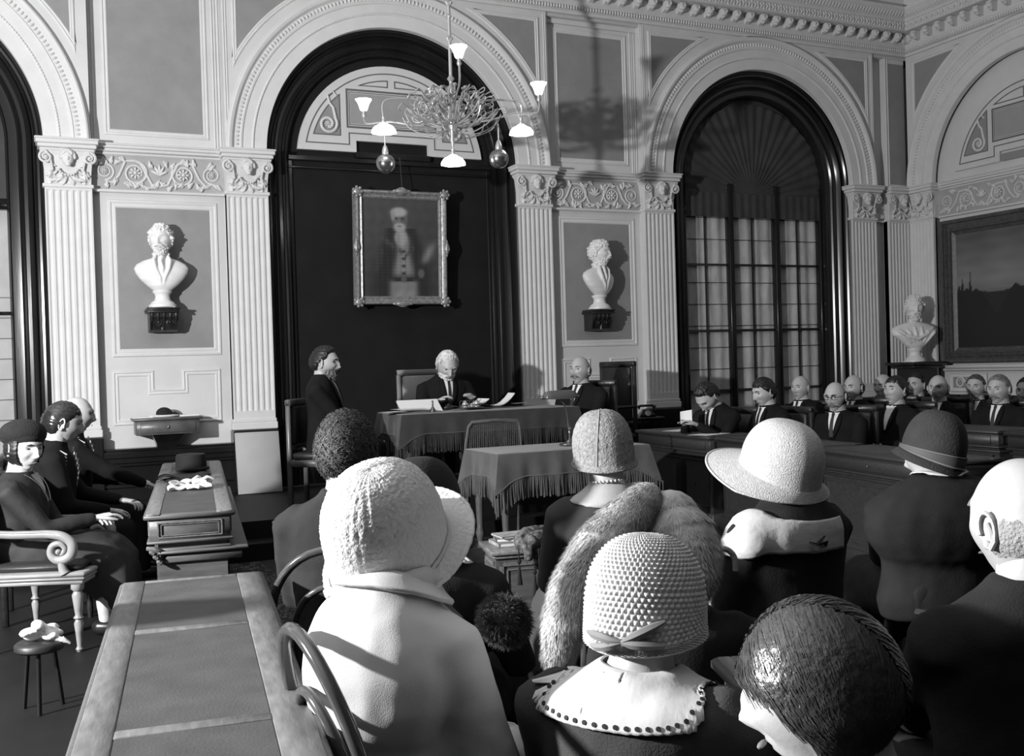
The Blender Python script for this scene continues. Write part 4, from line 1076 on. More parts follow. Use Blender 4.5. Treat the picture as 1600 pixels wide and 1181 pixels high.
def desk(label, x, y, ang, w, L, splits, h=.78, group=None, borders=(.065, .075), top_m=None, detail=True, WOOD=WOOD, WOODL=WOODL):
    """council desk; local origin at the far left corner, +X across, -Y towards the viewer, leather panels let into a wooden top"""
    root = empty('council_desk', (x, y, 0), ang, label, 'desk', group)
    b = MB(); b.rbox(-.012, w+.012, -L, .012, h-.028, h-.002, .006); b.build('desk_top', top_m or WOOD, root)
    bl, br = borders
    q = MB(); q.rbox(0, bl, -L, 0, h-.01, h+.002, .002); q.rbox(w-br, w, -L, 0, h-.01, h+.002, .002); q.build('border', WOODL, root)
    ys = [-.012]+list(splits)+[-L+.01]
    for i in range(len(ys)-1):
        a, c = ys[i], ys[i+1]
        q = MB(); q.box(bl+.002, w-br-.002, c+.022, a-.022, h-.01, h+.0005); q.build('leather_panel', LEATHER, root, smooth=False)
        q = MB(); q.rbox(bl, w-br, a-.022, min(a+.022, 0), h-.01, h+.002, .002); q.build('cross_strip', WOODL, root)
    q = MB(); q.rbox(.012, w-.012, -L+.015, -.012, h-.13, h-.028, .004); q.rbox(.0, w, -L+.005, 0, h-.145, h-.13, .004); q.build('frieze_case', WOOD, root)
    q = MB(); q.box(.05, w-.03, -L+.04, -.03, .10, h-.145); q.rbox(.03, w-.01, -L+.02, -.01, h-.185, h-.168, .004); q.rbox(.02, w, -L+.01, 0, 0, .11, .008); q.build('carcass', WOOD, root)
    if detail:
        q = MB(); line_in(q, .05, w-.05, h-.118, h-.042, -L+.015, .006, .006); line_in(q, .065, w-.065, h-.108, h-.052, -L+.013, .004, .004); q.build('end_panel', WOODL, root, smooth=False)
        n = max(1, int(L/.75))
        for i in range(n):
            y1 = -.05-(L-.1)*i/n; y0 = y1-(L-.1)/n+.04
            for sx, xx in ((-1, .012), (1, w-.012)):
                q = MB(); q.rbox(min(xx, xx+sx*.008), max(xx, xx+sx*.008), y0, y1, h-.118, h-.042, .003); d = q.build('drawer_front', WOODL if i % 2 else WOOD, root)
                q = MB(); q.ell((xx+sx*.014, (y0+y1)/2, h-.08), (.008, .008, .008), 8, 6); q.build('knob', BRASS, d)
                q = MB(); line_in(q, 0, abs(y1-y0), .16, h-.21, 0, .012, .010); q.M = None
                M2 = (T((xx-sx*.0+(.038 if sx < 0 else -.018), y1 if sx < 0 else y0, 0)) @ RZ(-sx*-1*math.pi/2 if False else (-math.pi/2 if sx < 0 else math.pi/2)))
                o = q.build('side_panel', WOOD, root, smooth=False); o.matrix_local = M2
    return root
A7 = -math.atan(.128)
near = desk('long wooden desk with inlaid leather top at bottom left', .235, -6.86, A7, .425, 2.9, (-.70, -1.50))
wall_d = desk('wooden desk holding the white gloves and dark cap by the left wall', .86, -2.18, -math.atan(.135), .40, 3.03, (-1.5,))
b = MB(); b.rbox(.05, .47, -3.03, -.2, .585, .60, .004); b.rbox(.08, .44, -3.01, -.2, .54, .585, .004); b.build('ledge', WOOD, wall_d)
b = MB()
for i in range(6): b.ell((.02+.008*i, -3.02, .60-.012*i+.006*(i % 2)), (.012, .02, .012), 6, 4)
b.tube([(.0, -3.02, .62), (.03, -3.03, .615), (.06, -3.02, .60), (.06, -3.0, .54)], [.01, .014, .012, .006], 6); b.build('carved_scroll', WOODL, wall_d)
GR = 'desks of the right-hand rows'
for i, (x, y) in enumerate(((5.28, -1.75), (5.22, -3.12), (5.10, -4.50))):
    desk(['wooden desk with papers before the man reading a sheet', 'wooden desk behind the wide straw hat', 'wooden desk in front of the man with round glasses'][i], x, y, R_(3+3*i)*-1, .50, 1.30, (-.65,), group=GR, WOOD=WOODSH, WOODL=WOODSH)
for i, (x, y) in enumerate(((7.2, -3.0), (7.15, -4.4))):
    desk('dark back-row desk behind the seated men, %s' % ('nearer the window' if i == 0 else 'nearer the right wall painting'), x, y, R_(-4*i), .5, 1.3, (-.65,), group=GR, WOOD=WOODSH, WOODL=WOODSH)
desk('wooden desk with lit moulded side, lower centre beside the lace collar', 1.35, -8.50, R_(-20), .15, .75, (-.4,), borders=(.03, .03))

# ---- hanging writing flap with hat under the left bust
b = MB(); b.rbox(-.315, .315, -.30, .0, .135, .16, .006); root = b.build('wall_desk', CHAIRWOOD); root.location = (1.12, FD-.03, .89); tag(root, 'small dark wooden wall desk with a drawer under the left bust', 'desk')
b = MB(); b.rbox(-.285, .285, -.275, 0, .0, .135, .004); b.build('case', CHAIRWOOD, root)
b = MB(); b.rbox(-.25, .25, -.283, -.27, .018, .118, .004); d = b.build('drawer', CHAIRWOOD, root); b = MB(); b.ell((0, -.288, .07), (.012, .006, .016), 8, 6); b.build('keyhole_plate', BRASS, d)
b = MB(); b.loft([[(-w_, y0, z), (w_, y0, z), (w_, 0, z), (-w_, 0, z)] for z, w_, y0 in ((0, .14, -.24), (-.08, .10, -.16), (-.20, .07, -.08), (-.30, .04, -.04))][::-1]); b.build('bracket', DARKWOOD, root, smooth=False)
wd_top = .89+.16
HATB = mat('black_felt', .008, .85, .2, 120)
b = MB(); b.lathe([(0.0, .0), (.125, .0), (.135, .012), (.13, .018), (.10, .02), (.02, .02)], n=24); o = b.build('dish', PAPER); o.location = (1.10, -.04, wd_top+.002); tag(o, 'round white dish on the small wall desk', 'dish')
b = MB(); b.ell((0, 0, .0), (.075, .07, .06), 14, 8); b.tube([(.05, 0, -.02), (.10, -.02, -.01), (.14, -.01, -.02)], [.03, .025, .012], 8)
for i, v in enumerate(b.v): b.v[i] = (v[0], v[1], max(v[2], -.012))
o = b.build('cap', HATB); o.location = (1.10, -.04, wd_top+.034); tag(o, 'small black cap lying on the white dish', 'cap')
b = MB(); b.box(-.09, .09, -.06, .06, 0, .008); b.box(-.08, .085, -.05, .065, .008, .014); o = b.build('papers', PAPER, smooth=False); o.location = (1.32, -.05, wd_top+.001); o.rotation_euler = (0, 0, .2); tag(o, 'thin stack of papers right of the dish', 'papers')
b = MB(); b.box(-.24, .16, -.06, .06, 0, .006); o = b.build('sheet', PAPER, smooth=False); o.location = (1.0, -.14, wd_top+.001) if False else (.93, -.07, wd_top+.001); o.scale = (.5, .6, 1); tag(o, 'flat white sheet left of the dish', 'paper')
# ---- leaning board
b = MB(); b.rbox(-.21, .21, -.012, .012, 0, .60, .003); o = b.build('leaning_board', CARD); o.location = (1.935, -.30, .284); o.rotation_euler = (R_(-14), 0, R_(-3)); tag(o, 'plain pale board leaning against the foot of the pilaster', 'board')
# ---- things on the wall desk
dM = wall_d.matrix_basis.copy()
def on(M, x, y, z): v = (T(M.translation) if False else M) @ Vector((x, y, z)); return v
dM = T((.86, -2.18, 0)) @ RZ(-math.atan(.135))
p = on(dM, .20, -.80, .783); b = MB(); b.lathe([(.10, 0), (.105, .02), (.10, .10), (.095, .115), (.05, .12)], n=24, sx=1.0, sy=1.15); b.tube([(.11*math.cos(a), .125*math.sin(a)-.02, .02) for a in [R_(200+20*i) for i in range(8)]], .012, 6)
o = b.build('peaked_cap', HATB); o.location = p; tag(o, 'round black cap standing at the far end of the wall desk', 'cap')
p = on(dM, .16, -1.45, .783); b = MB(); b.grid(lambda u, v: (-.16+.32*u, -.06+.12*v, .02+.018*math.sin(u*9)+.01*math.sin(v*7)), 14, 6); b.ell((0, 0, .012), (.15, .06, .012), 12, 5); o = b.build('dark_cloth', HATB); o.location = p; tag(o, 'folded black cloth behind the white gloves', 'cloth')
GLOVE = mat('white_glove', .82, .8, .2, 60)
def gloves(name, label, pos, rz, k=1.0, drop=0.0, par=None):
    root = empty(name, pos, rz, label, 'gloves')
    for g in range(2):
        q = MB(); q.M = T((.03*g-.02, .055*g, .016+.022*g)) @ RZ(.5*g-.2)
        q.grid(lambda u, v: (-.10*k+.12*k*u, .035*k*math.cos(v*6.28)*(1+.3*(1-u)), .012*k*math.sin(v*6.28)+.008*math.sin(u*9+g)), 10, 14, cv=True)
        q.ell((.03*k, 0, 0), (.05*k, .042*k, .014*k), 12, 6)
        for i in range(4):
            yy = (-.033+.022*i)*k; q.tube([(.05*k, yy, 0), (.09*k, yy*1.3, .012*k*rnd.uniform(-.3, 1.5)), (.125*k, yy*1.5+.01*rnd.uniform(-1, 1), .004*k)], [.012*k, .0115*k, .008*k], 7)
        q.tube([(.0, -.03*k, 0), (.03*k, -.065*k, .01*k), (.055*k, -.08*k, 0)], [.013*k, .012*k, .008*k], 7)
        q.build('glove', GLOVE, root)
    return root
gloves('white_gloves', 'pair of white gloves lying on the wall desk', on(dM, .20, -2.0, .783), .2, 1.05)
# ---- kneeling pad of white cloth at the lower left, held low beside the armchair
q = MB()
for i in range(7):
    a = i*.9; q.ell((.045*math.cos(a)*(1+.3*(i % 3)), .03*math.sin(a), .02*(i % 3)), (.045, .03, .022), 8, 6, M=RZ(a))
for i in range(5): q.tube([(.03+.012*i, -.02-.008*i, -.01), (.06+.014*i, -.05, -.02-.006*i)], [.010, .007], 6)
WG = bake(vox(q, 'crumpled_gloves', GLOVE, None, .007, 2)); WG.location = (-.01, -5.42, .325); tag(WG, 'crumpled white gloves in the shadow at lower left, under the armchair woman', 'gloves')
# ---- stool under them (dark)
b = MB(); b.lathe([(.09, .26), (.105, .27), (.105, .29), (.09, .302)], n=20); o = b.build('stool', DKLEATH); o.location = (-.02, -5.42, 0); tag(o, 'low dark stool bearing the crumpled white gloves', 'stool')
for k in range(3):
    a = 2*math.pi*k/3+.4; q = MB(); q.tube([(.06*math.cos(a), .06*math.sin(a), .27), (.09*math.cos(a), .09*math.sin(a), 0)], .010, 8); q.build('leg', DARKWOOD, o)

# ---- tables with fringed cloths
def cloth_table(name, label, clabel, x0, x1, y0, y1, fz, h, drop, cm, legs=True, fringe=.16, corner=.05):
    w, d = x1-x0, y1-y0
    root = empty(name, ((x0+x1)/2, (y0+y1)/2, fz), 0, label, 'table')
    b = MB(); b.rbox(-w/2, w/2, -d/2, d/2, h-.03, h, .004); b.build('tabletop', CHAIRWOOD, root)
    for sx in (-1, 1):
        for sy in (-1, 1):
            q = MB(); X, Y = sx*(w/2-.07), sy*(d/2-.07)
            q.lathe([(.020, 0), (.028, .02), (.020, .05), (.026, .09), (.036, .13), (.024, .18), (.026, .21), (.032, .40), (.036, h-.20), (.026, h-.16), (.038, h-.14), (.038, h-.03)], c=(X, Y, 0), n=14); q.build('leg', CHAIRWOOD, root)
    q = MB(); q.rbox(-w/2+.05, w/2-.05, -d/2+.05, d/2-.05, h-.13, h-.03, .004); q.build('apron', CHAIRWOOD, root)
    # cloth
    croot = empty('table_cloth', ((x0+x1)/2, (y0+y1)/2, fz+h), 0, clabel, 'tablecloth')
    per = []
    hw, hd = w/2+.012, d/2+.012; n = 0
    def side(ax, ay, bx, by, m): return [(ax+(bx-ax)*i/m, ay+(by-ay)*i/m) for i in range(m)]
    per = side(-hw, -hd, hw, -hd, int(w/.02))+side(hw, -hd, hw, hd, int(d/.02))+side(hw, hd, -hw, hd, int(w/.02))+side(-hw, hd, -hw, -hd, int(d/.02))
    P = len(per); drops = [0, .012, .05, .12, .20, .30, .40, .5]; rings = [[(px*.55, py*.55, .006) for px, py in per], [(px*.98, py*.98, .007) for px, py in per]]
    def flare(i, t):
        px, py = per[i]; cx_ = min(abs(abs(px)-hw)+abs(abs(py)-hd), .5)   # distance to nearest corner
        k = max(0, 1-cx_/.22); nx = (1 if px > 0 else -1) if abs(abs(px)-hw) < 1e-6 else 0; ny = (1 if py > 0 else -1) if abs(abs(py)-hd) < 1e-6 else 0
        f = t*(.012+.010*math.sin(i*.33)+.009*math.sin(i*.81+1)); dx, dy = nx*f, ny*f
        c = k*k*corner*t*1.1
        dx += (1 if px > 0 else -1)*c*.8; dy += (1 if py > 0 else -1)*c*.8
        return px+dx, py+dy, k
    tot = drop-fringe
    for t in (0, .06, .2, .4, .6, .8, 1.0):
        ring = []
        for i in range(P):
            X, Y, k = flare(i, t); ring.append((X, Y, .004-t*(tot+.12*k*k)))
        rings.append(ring)
    b = MB(); b.loft(rings, caps=False); b.add([(px*.55, py*.55, .006) for px, py in per], [tuple(range(P))]); b.build('drape', cm, croot, angle=60)
    q = MB()
    for i in range(P):
        for s in (0, .5):
            X, Y, k = flare(i, 1.0); X2, Y2, k2 = flare((i+1) % P, 1.0); X, Y = X+(X2-X)*s, Y+(Y2-Y)*s; z = .004-(tot+.12*k*k)
            jx, jy = rnd.uniform(-.005, .005), rnd.uniform(-.005, .005)
            q.tube([(X, Y, z+.01), (X+jx, Y+jy, z-fringe*.5), (X+jx*2, Y+jy*2, z-fringe*rnd.uniform(.92, 1.02))], [.0048, .0042, .0035], 4)
    tag(q.build('fringe', cm, croot), kind='stuff')
    q = MB(); pts = []
    for i in range(0, P, 2):
        X, Y, k = flare(i, 1.0); pts.append((X*1.003, Y*1.003, .010-(tot+.12*k*k)))
    q.tube(pts, .006, 5, closed=True); q.build('fringe_heading', cm, croot)
    return root, croot
cloth_table('reading_table', 'turned-leg reading table under the lighter cloth, centre', 'light fringed cloth on the reading table with the lamp', 3.08, 4.36, -3.42, -2.78, 0, .785, .34, CLOTHL)
cloth_table('presidents_table', 'long table on the podium under a dark fringed cloth', 'dark fringed cloth on the podium table covered with papers', 2.85, 4.55, -1.92, -1.24, .28, .76, .34, CLOTH)
TZ = 1.052
def sheet(x, y, w, d, rz, label, z=TZ, th=.004, curl=0.0, name='sheet_of_paper', grp=None, m=None):
    b = MB(); b.grid(lambda u, v: (w*(u-.5), d*(v-.5), th+curl*(abs(u-.5)*2)**2*(1 if u > .5 else .3)), 10, 4); b.grid(lambda u, v: (w*(u-.5), d*(v-.5), curl*(abs(u-.5)*2)**2*(1 if u > .5 else .3)), 10, 4)
    o = b.build(name, m or PAPER); o.location = (x, y, z); o.rotation_euler = (0, 0, rz); tag(o, label, 'paper', grp); return o
def atT(px, py, z=TZ): v = atZ(px, py, z); return v[0], v[1]
def onT(px, Y): v = atY(px, 600, Y); return v[0], Y
for i, (px, Y, w, d, rz, c, lb) in enumerate(((640, -1.62, .30, .22, .1, .0, 'white papers stacked at the left of the podium table, lowest'), (650, -1.55, .28, .22, -.15, .01, 'white sheet askew on the left paper stack'), (612, -1.7, .22, .16, .4, .0, 'loose sheet at the left table edge'), (728, -1.45, .36, .24, .05, .07, 'sheet curling up before the reading president'), (772, -1.5, .34, .2, -.1, .11, 'sheet with raised corner right of the ink stand'), (812, -1.35, .16, .1, .2, .0, 'small slip alone at the right of the podium table'))):
    x, y = onT(px, Y); sheet(x, y, w, d, rz, lb, TZ+.004*i, .006 if i else .03, c, grp='papers on the podium table')
x, y = onT(655, -1.45); o = sheet(x, y, .40, .20, 0, 'upright pale folder behind the left paper stack', TZ+.03, .012, .0, 'folder'); o.rotation_euler = (R_(38), 0, .05)
x, y = onT(675, -1.68); r_ = empty('bell', (x, y, TZ), 0, 'small brass hand bell at the edge of the papers', 'bell')
b = MB(); b.lathe([(.028, 0), (.026, .012), (.016, .03), (.010, .042), (.002, .046)], n=14); b.build('cup', BRASS, r_); b = MB(); b.lathe([(.006, .042), (.009, .06), (.006, .075), (.010, .09), (.004, .10)], n=10); b.build('handle', CHAIRWOOD, r_)
x, y = onT(735, -1.62); r_ = empty('ink_stand', (x, y, TZ+.008), .1, 'ornate glass and metal ink stand on the podium table', 'ink stand')
b = MB(); b.rbox(-.11, .11, -.05, .05, 0, .014, .004); b.build('tray', BRASS, r_)
for dx in (-.06, .06):
    b = MB(); b.lathe([(.026, .014), (.03, .03), (.028, .05), (.014, .058), (.016, .068), (.004, .074)], c=(dx, 0, 0), n=12); b.build('inkwell', mat('cut_glass', .5, .15, metal=.3), r_)
b = MB()
for k in range(7): b.tube([(-.10+.033*k, .02, .014), (-.10+.033*k, .03, .06+.01*(k % 2)), (-.085+.033*k, .02, .074)], .004, 5)
b.tube([(-.12, -.03, .03), (.03, -.045, .035), (.13, -.02, .04)], .004, 6); b.build('pen_rack', BRASS, r_)
x, y = onT(700, -1.66); b = MB(); b.ell((0, 0, .02), (.05, .022, .02), 10, 6); b.ell((0, 0, .045), (.014, .014, .012), 8, 5); o = b.build('blotter', BLACKIRON); o.location = (x, y, TZ+.006); tag(o, 'dark rocker blotter left of the ink stand', 'blotter')

# ---- banker's lamp with cord on the reading table
lx, ly, lz = 3.83, -3.12, .795
L0 = empty('desk_lamp', (lx, ly, lz), 0, "banker's desk lamp with oblong shade on the reading table", 'lamp')
LM = mat('lamp_metal', .32, .25, metal=.9); LS = mat('lamp_shade_glass', .10, .12)
b = MB(); b.lathe([(.085, 0), (.088, .008), (.08, .016), (.05, .022), (.03, .034), (.014, .05)], n=24); b.build('base', LM, L0)
b = MB(); b.tube([(0, 0, .04), (.0, 0, .10), (-.01, .0, .16), (-.02, 0, .26), (-.045, 0, .33), (-.075, 0, .37)], [.008, .010, .008, .007, .007, .008], 8); b.lathe([(.008, .09), (.016, .10), (.010, .115), (.018, .13), (.008, .145)], n=12); b.ell((.022, 0, .11), (.02, .004, .006), 6, 4); b.build('stem', LM, L0)
b = MB(); b.M = T((-.075, 0, .385)) @ RY(R_(90))
rings = []
for z, r in ((-.145, .012), (-.142, .03), (-.125, .046), (-.09, .053), (0, .055), (.09, .053), (.125, .046), (.142, .03), (.145, .012)):
    rings.append([(r*math.cos(a)*-1, r*math.sin(a), z) for a in [R_(-105+210*i/16) for i in range(17)]])
b.loft([[(-x_ if False else x_, y_, z_) for x_, y_, z_ in r] for r in rings], closed=False); b.build('shade', LS, L0)
b = MB(); b.tube([(-.225, 0, .385), (.075, 0, .385)], .014, 8); b.ell((-.235, 0, .385), (.014, .012, .012), 8, 6); b.ell((.085, 0, .385), (.014, .012, .012), 8, 6); b.build('bulb_holder', LM, L0)
b = MB(); pts = [(.07, -.02, .012), (.10, -.10, .014), (.13, -.22, .016), (.15, -.31, .016), (.155, -.345, -.02), (.16, -.36, -.15), (.165, -.375, -.30), (.20, -.38, -.45), (.26, -.40, -.62), (.30, -.42, -.79)]
tw = []
for i in range(len(pts)-1):
    for j in range(8):
        t = j/8; p = Vector(pts[i]).lerp(Vector(pts[i+1]), t); tw.append(p)
for s in (0, math.pi): b.tube([(p.x+.004*math.cos(k*.9+s), p.y, p.z+.004*math.sin(k*.9+s)) for k, p in enumerate(tw)], .0038, 5)
b.build('power_cord', mat('braided_cord', .45, .8), L0)

# ---- chairs
def cane_chair(label, x, y, rz):
    r = empty('cane_back_chair', (x, y, 0), rz, label, 'chair')
    b = MB(); b.rbox(-.24, .24, -.02, .42, .43, .47, .01); b.build('seat', DKLEATH, r)
    for sx in (-1, 1):
        b = MB(); b.tube([(sx*.21, -.03, 0), (sx*.225, -.01, .45), (sx*.245, -.06, .80), (sx*.225, -.085, .96)], [.016, .018, .016, .014], 8); b.build('leg', CHAIRWOOD, r)
        b = MB(); b.tube([(sx*.21, .39, 0), (sx*.215, .39, .43)], [.014, .020], 8); b.build('leg', CHAIRWOOD, r)
    b = MB(); b.tube([(-.225, -.085, .955), (-.20, -.087, .99), (0, -.09, 1.0), (.20, -.087, .99), (.225, -.085, .955)], .016, 8); b.tube([(-.235, -.04, .62), (.235, -.04, .62)], .014, 8); b.build('back_frame', CHAIRWOOD, r)
    b = MB(); n = 26
    for i in range(n):
        t = (i+.5)/n; xx = -.225+.45*t; b.tube([(xx, -.042, .63), (xx, -.075, .82), (xx, -.088, .985)], .0028, 4)
    for i in range(22):
        z = .64+.35*i/22; yy = -.042-.046*min(1, (z-.63)/.36); b.tube([(-.23, yy, z), (.23, yy, z)], .0028, 4)
    tag(b.build('cane_weave', CANE, r), kind='stuff'); return r
cane_chair('empty cane-back chair between the two cloth-covered tables', 3.37, -2.60, 0)
def square_chair(label, x, y, rz, fz, w=.5, bh=.62, m=None, pm=None, grp=None, arms=False):
    m = m or CHAIRWOOD; pm = pm or DKLEATH
    r = empty('upholstered_chair', (x, y, fz), rz, label, 'chair', grp)
    b = MB(); b.rbox(-w/2+.02, w/2-.02, -.22, .24, .42, .48, .015); b.build('seat', pm, r)
    b = MB(); b.rbox(-w/2, w/2, -.24, .26, .36, .42, .008); b.build('seat_rail', m, r)
    for sx in (-1, 1):
        b = MB(); b.rbox(sx*(w/2-.02)-.02, sx*(w/2-.02)+.02, -.26, -.22, 0, .48+bh, .006); b.build('back_post', m, r)
        b = MB(); b.lathe([(.014, 0), (.02, .05), (.016, .1), (.024, .30), (.022, .36)], c=(sx*(w/2-.03), .22, 0), n=10); b.build('leg', m, r)
        if arms:
            b = MB(); b.tube([(sx*(w/2), -.22, .70), (sx*(w/2+.01), .0, .70), (sx*(w/2+.01), .18, .69), (sx*(w/2), .22, .64), (sx*(w/2), .20, .42)], [.018, .02, .022, .018, .016], 8); b.build('arm', m, r)
    b = MB(); b.rbox(-w/2, w/2, -.265, -.215, .48+bh-.05, .48+bh+.01, .008); b.build('back_rail', m, r)
    b = MB(); b.rbox(-w/2+.03, w/2-.03, -.26, -.22, .50, .55, .006); b.build('lower_rail', m, r)
    b = MB(); b.rbox(-w/2+.05, w/2-.05, -.245, -.20, .55, .48+bh-.05, .015); b.build('back_cushion', pm, r)
    return r
PALEL = mat('pale_leather', .28, .4, .08, 60); PALEW = mat('pale_chair_wood', .22, .4)
square_chair("pale leather high-backed chair behind the reading president", 3.55, -.70, math.pi, .28, .52, .66, PALEW, PALEL)
square_chair('tall dark chair with wooden arms right of the podium table', 5.35, -.95, R_(100), .28, .56, .68, BLACKIRON, DKLEATH, arms=True)
# ---- telephone on a stand at the foot of the right pilaster
b = MB(); b.rbox(-.16, .16, -.14, .14, .50, .53, .005); o = b.build('telephone_stand', DARKWOOD); o.location = (6.32, -.28, .28); tag(o, 'small dark stand carrying the telephone beside the pilaster foot', 'stand')
for sx in (-1, 1):
    for sy in (-1, 1):
        q = MB(); q.box(sx*.13-.015, sx*.13+.015, sy*.11-.015, sy*.11+.015, 0, .50); q.build('leg', DARKWOOD, o, smooth=False)
r_ = empty('telephone', (6.32, -.28, .812), R_(-20), 'black desk telephone on its stand by the right pilaster', 'telephone'); BAK = mat('black_bakelite', .01, .15)
b = MB(); b.loft([[(-a, -c, z), (a, -c, z), (a, c, z), (-a, c, z)] for z, a, c in ((0, .09, .08), (.02, .09, .08), (.07, .05, .04), (.085, .05, .035))]); b.build('body', BAK, r_, smooth=False)
b = MB(); b.tube([(-.10, 0, .10), (-.07, 0, .125), (.07, 0, .125), (.10, 0, .10)], [.028, .014, .014, .028], 10); b.build('handset', BAK, r_)
b = MB(); b.lathe([(.035, 0), (.035, .008), (.01, .012)], n=16); o = b.build('dial', LM, r_); o.matrix_local = T((0, -.075, .04)) @ RX(R_(60))

# ---- scroll armchair at the left
AB = mat('armchair_show_wood', .26, .28, .05, 40, .15, 10)
AC = empty('scroll_armchair', (-.20, -4.02, 0), R_(-112), 'armchair with carved scroll arms holding the woman in the beret', 'armchair')
b = MB(); b.rbox(-.30, .30, -.24, .26, .36, .385, .006); b.rbox(-.31, .31, -.25, .27, .385, .40, .004); b.rbox(-.315, .315, -.25, .275, .40, .425, .008); b.build('seat_rail', AB, AC)
b = MB(); b.rbox(-.27, .27, -.22, .24, .425, .47, .02); b.build('seat', DKLEATH, AC)
b = MB(); b.M = T((0, -.24, .44)) @ RX(R_(10)); b.rbox(-.29, .29, -.03, .03, 0, .50, .02); b.build('backrest', DKLEATH, AC)
for sx in (-1, 1):
    q = MB(); q.M = T((sx*.30, 0, 0))
    pts = [(0, -.245, .70), (0, -.27, .715), (0, -.285, .69), (0, -.262, .672), (0, -.235, .66), (0, -.20, .642), (0, -.10, .632), (0, .02, .63), (0, .10, .628), (0, .165, .615), (0, .21, .575), (0, .205, .52), (0, .165, .492), (0, .12, .497), (0, .098, .53), (0, .11, .568), (0, .148, .578), (0, .172, .552), (0, .158, .525), (0, .138, .53)]
    q.stube(pts, [.010, .013, .016, .018, .020, .021, .022, .022, .023, .025, .027, .027, .025, .022, .020, .018, .016, .014, .012, .010], 8)
    for e in (-.016, .016): q.stube([(e, y_, z_+.012 if y_ < .15 and z_ > .6 else z_) for _, y_, z_ in pts[4:14]], .006, 5)
    q.ell((0, .14, .535), (.022, .016, .016), 8, 6); q.tube([(0, .15, .49), (0, .16, .44), (0, .17, .42)], [.02, .024, .028], 8); q.build('arm', AB, AC)
for sx, sy in ((-1, 1), (1, 1), (-1, -1), (1, -1)):
    q = MB(); q.lathe([(.012, 0), (.020, .015), (.012, .03), (.018, .10), (.024, .15), (.016, .17), (.026, .18), (.016, .195), (.020, .22), (.030, .30), (.020, .32), (.034, .335), (.034, .36)], c=(sx*.27, sy*.22, 0), n=14); q.build('leg', AB, AC)
# ---- bentwood chairs
def bentwood(label, x, y, rz, grp='bentwood chairs of the audience', top=.88, back=0.0):
    r = empty('bentwood_chair' if top else 'bentwood_stool', (x, y, 0), rz, label, 'chair' if top else 'stool', grp)
    b = MB(); b.lathe([(.20, .44), (.215, .45), (.215, .47), (.19, .478)], n=28); b.build('seat', DKLEATH, r)
    if not top:
        for sx in (-1, 1): q = MB(); q.stube([(sx*.14, -.14, .45), (sx*.16, -.17, .2), (sx*.18, -.21, 0)], .015, 8); q.build('leg', BENT, r)
    for nm, a, h, w_ in ((('outer_hoop', .20, top, .014), ('inner_hoop', .135, top-.12, .011)) if top else ()):
        q = MB(); pts = []
        if nm == 'outer_hoop': pts = [(-.19, -.20, 0), (-.185, -.185, .22)]
        n = 18
        pts += [(-a, -.18, .46)]
        for i in range(n+1):
            t = math.pi*i/n; zz = .46+(h-.46)*(.45+.55*math.sin(t)); 
            pts.append((-a*math.cos(t)*1.05, -.18-.075*(zz-.46)/.46-.03*math.sin(t)+back, zz))
        pts += [(a, -.18, .46)]
        if nm == 'outer_hoop': pts += [(.185, -.185, .22), (.19, -.20, 0)]
        q.tube(pts, w_, 8); q.build(nm, BENT, r)
    for sx in (-1, 1): q = MB(); q.tube([(sx*.14, .14, .45), (sx*.16, .17, .2), (sx*.18, .21, 0)], .015, 8); q.build('leg', BENT, r)
    q = MB(); q.tube([(.155*math.cos(a), .155*math.sin(a), .24) for a in [2*math.pi*i/20 for i in range(20)]], .009, 6, closed=True); q.build('leg_ring', BENT, r)
    return r
# ---- book cabinet beside the reading table
BC = empty('book_cabinet', (2.28, -5.42, 0), R_(-12), 'small carved cabinet with books and a tasselled scarf, centre', 'cabinet')
b = MB(); b.rbox(-.17, .21, -.17, .17, .47, .495, .005); b.rbox(-.155, .195, -.155, .155, .45, .47, .004); b.build('cabinet_top', WOODL, BC)
b = MB(); b.box(-.14, .18, -.14, .14, .12, .45); b.rbox(-.17, .21, -.17, .17, .09, .12, .005); b.rbox(-.15, .19, -.15, .15, .0, .09, .005); b.build('cabinet_case', WOOD, BC, smooth=False)
b = MB(); line_in(b, -.12, .16, .14, .43, -.14, .02, .008); line_in(b, -.085, .125, .175, .395, -.14, .008, .006); b.build('front_panel', WOODL, BC, smooth=False)
b = MB(); q = MB(); line_in(q, 0, .24, .14, .43, 0, .02, .008); o = q.build('side_panel', WOODL, BC, smooth=False); o.matrix_local = T((-.14, .12, 0)) @ RZ(-math.pi/2)
b = MB(); b.rbox(-.27, -.14, -.14, .16, .10, .125, .004); b.add([(-.27, -.14, .10), (-.14, -.14, .10), (-.14, -.14, .0), (-.27, .16, .10), (-.14, .16, .10), (-.14, .16, 0)], [(0, 2, 1), (3, 4, 5), (0, 3, 5, 2), (0, 1, 4, 3)]); b.build('foot_ledge', WOODL, BC, smooth=False)
BM = T((2.28, -5.42, 0)) @ RZ(R_(-12))
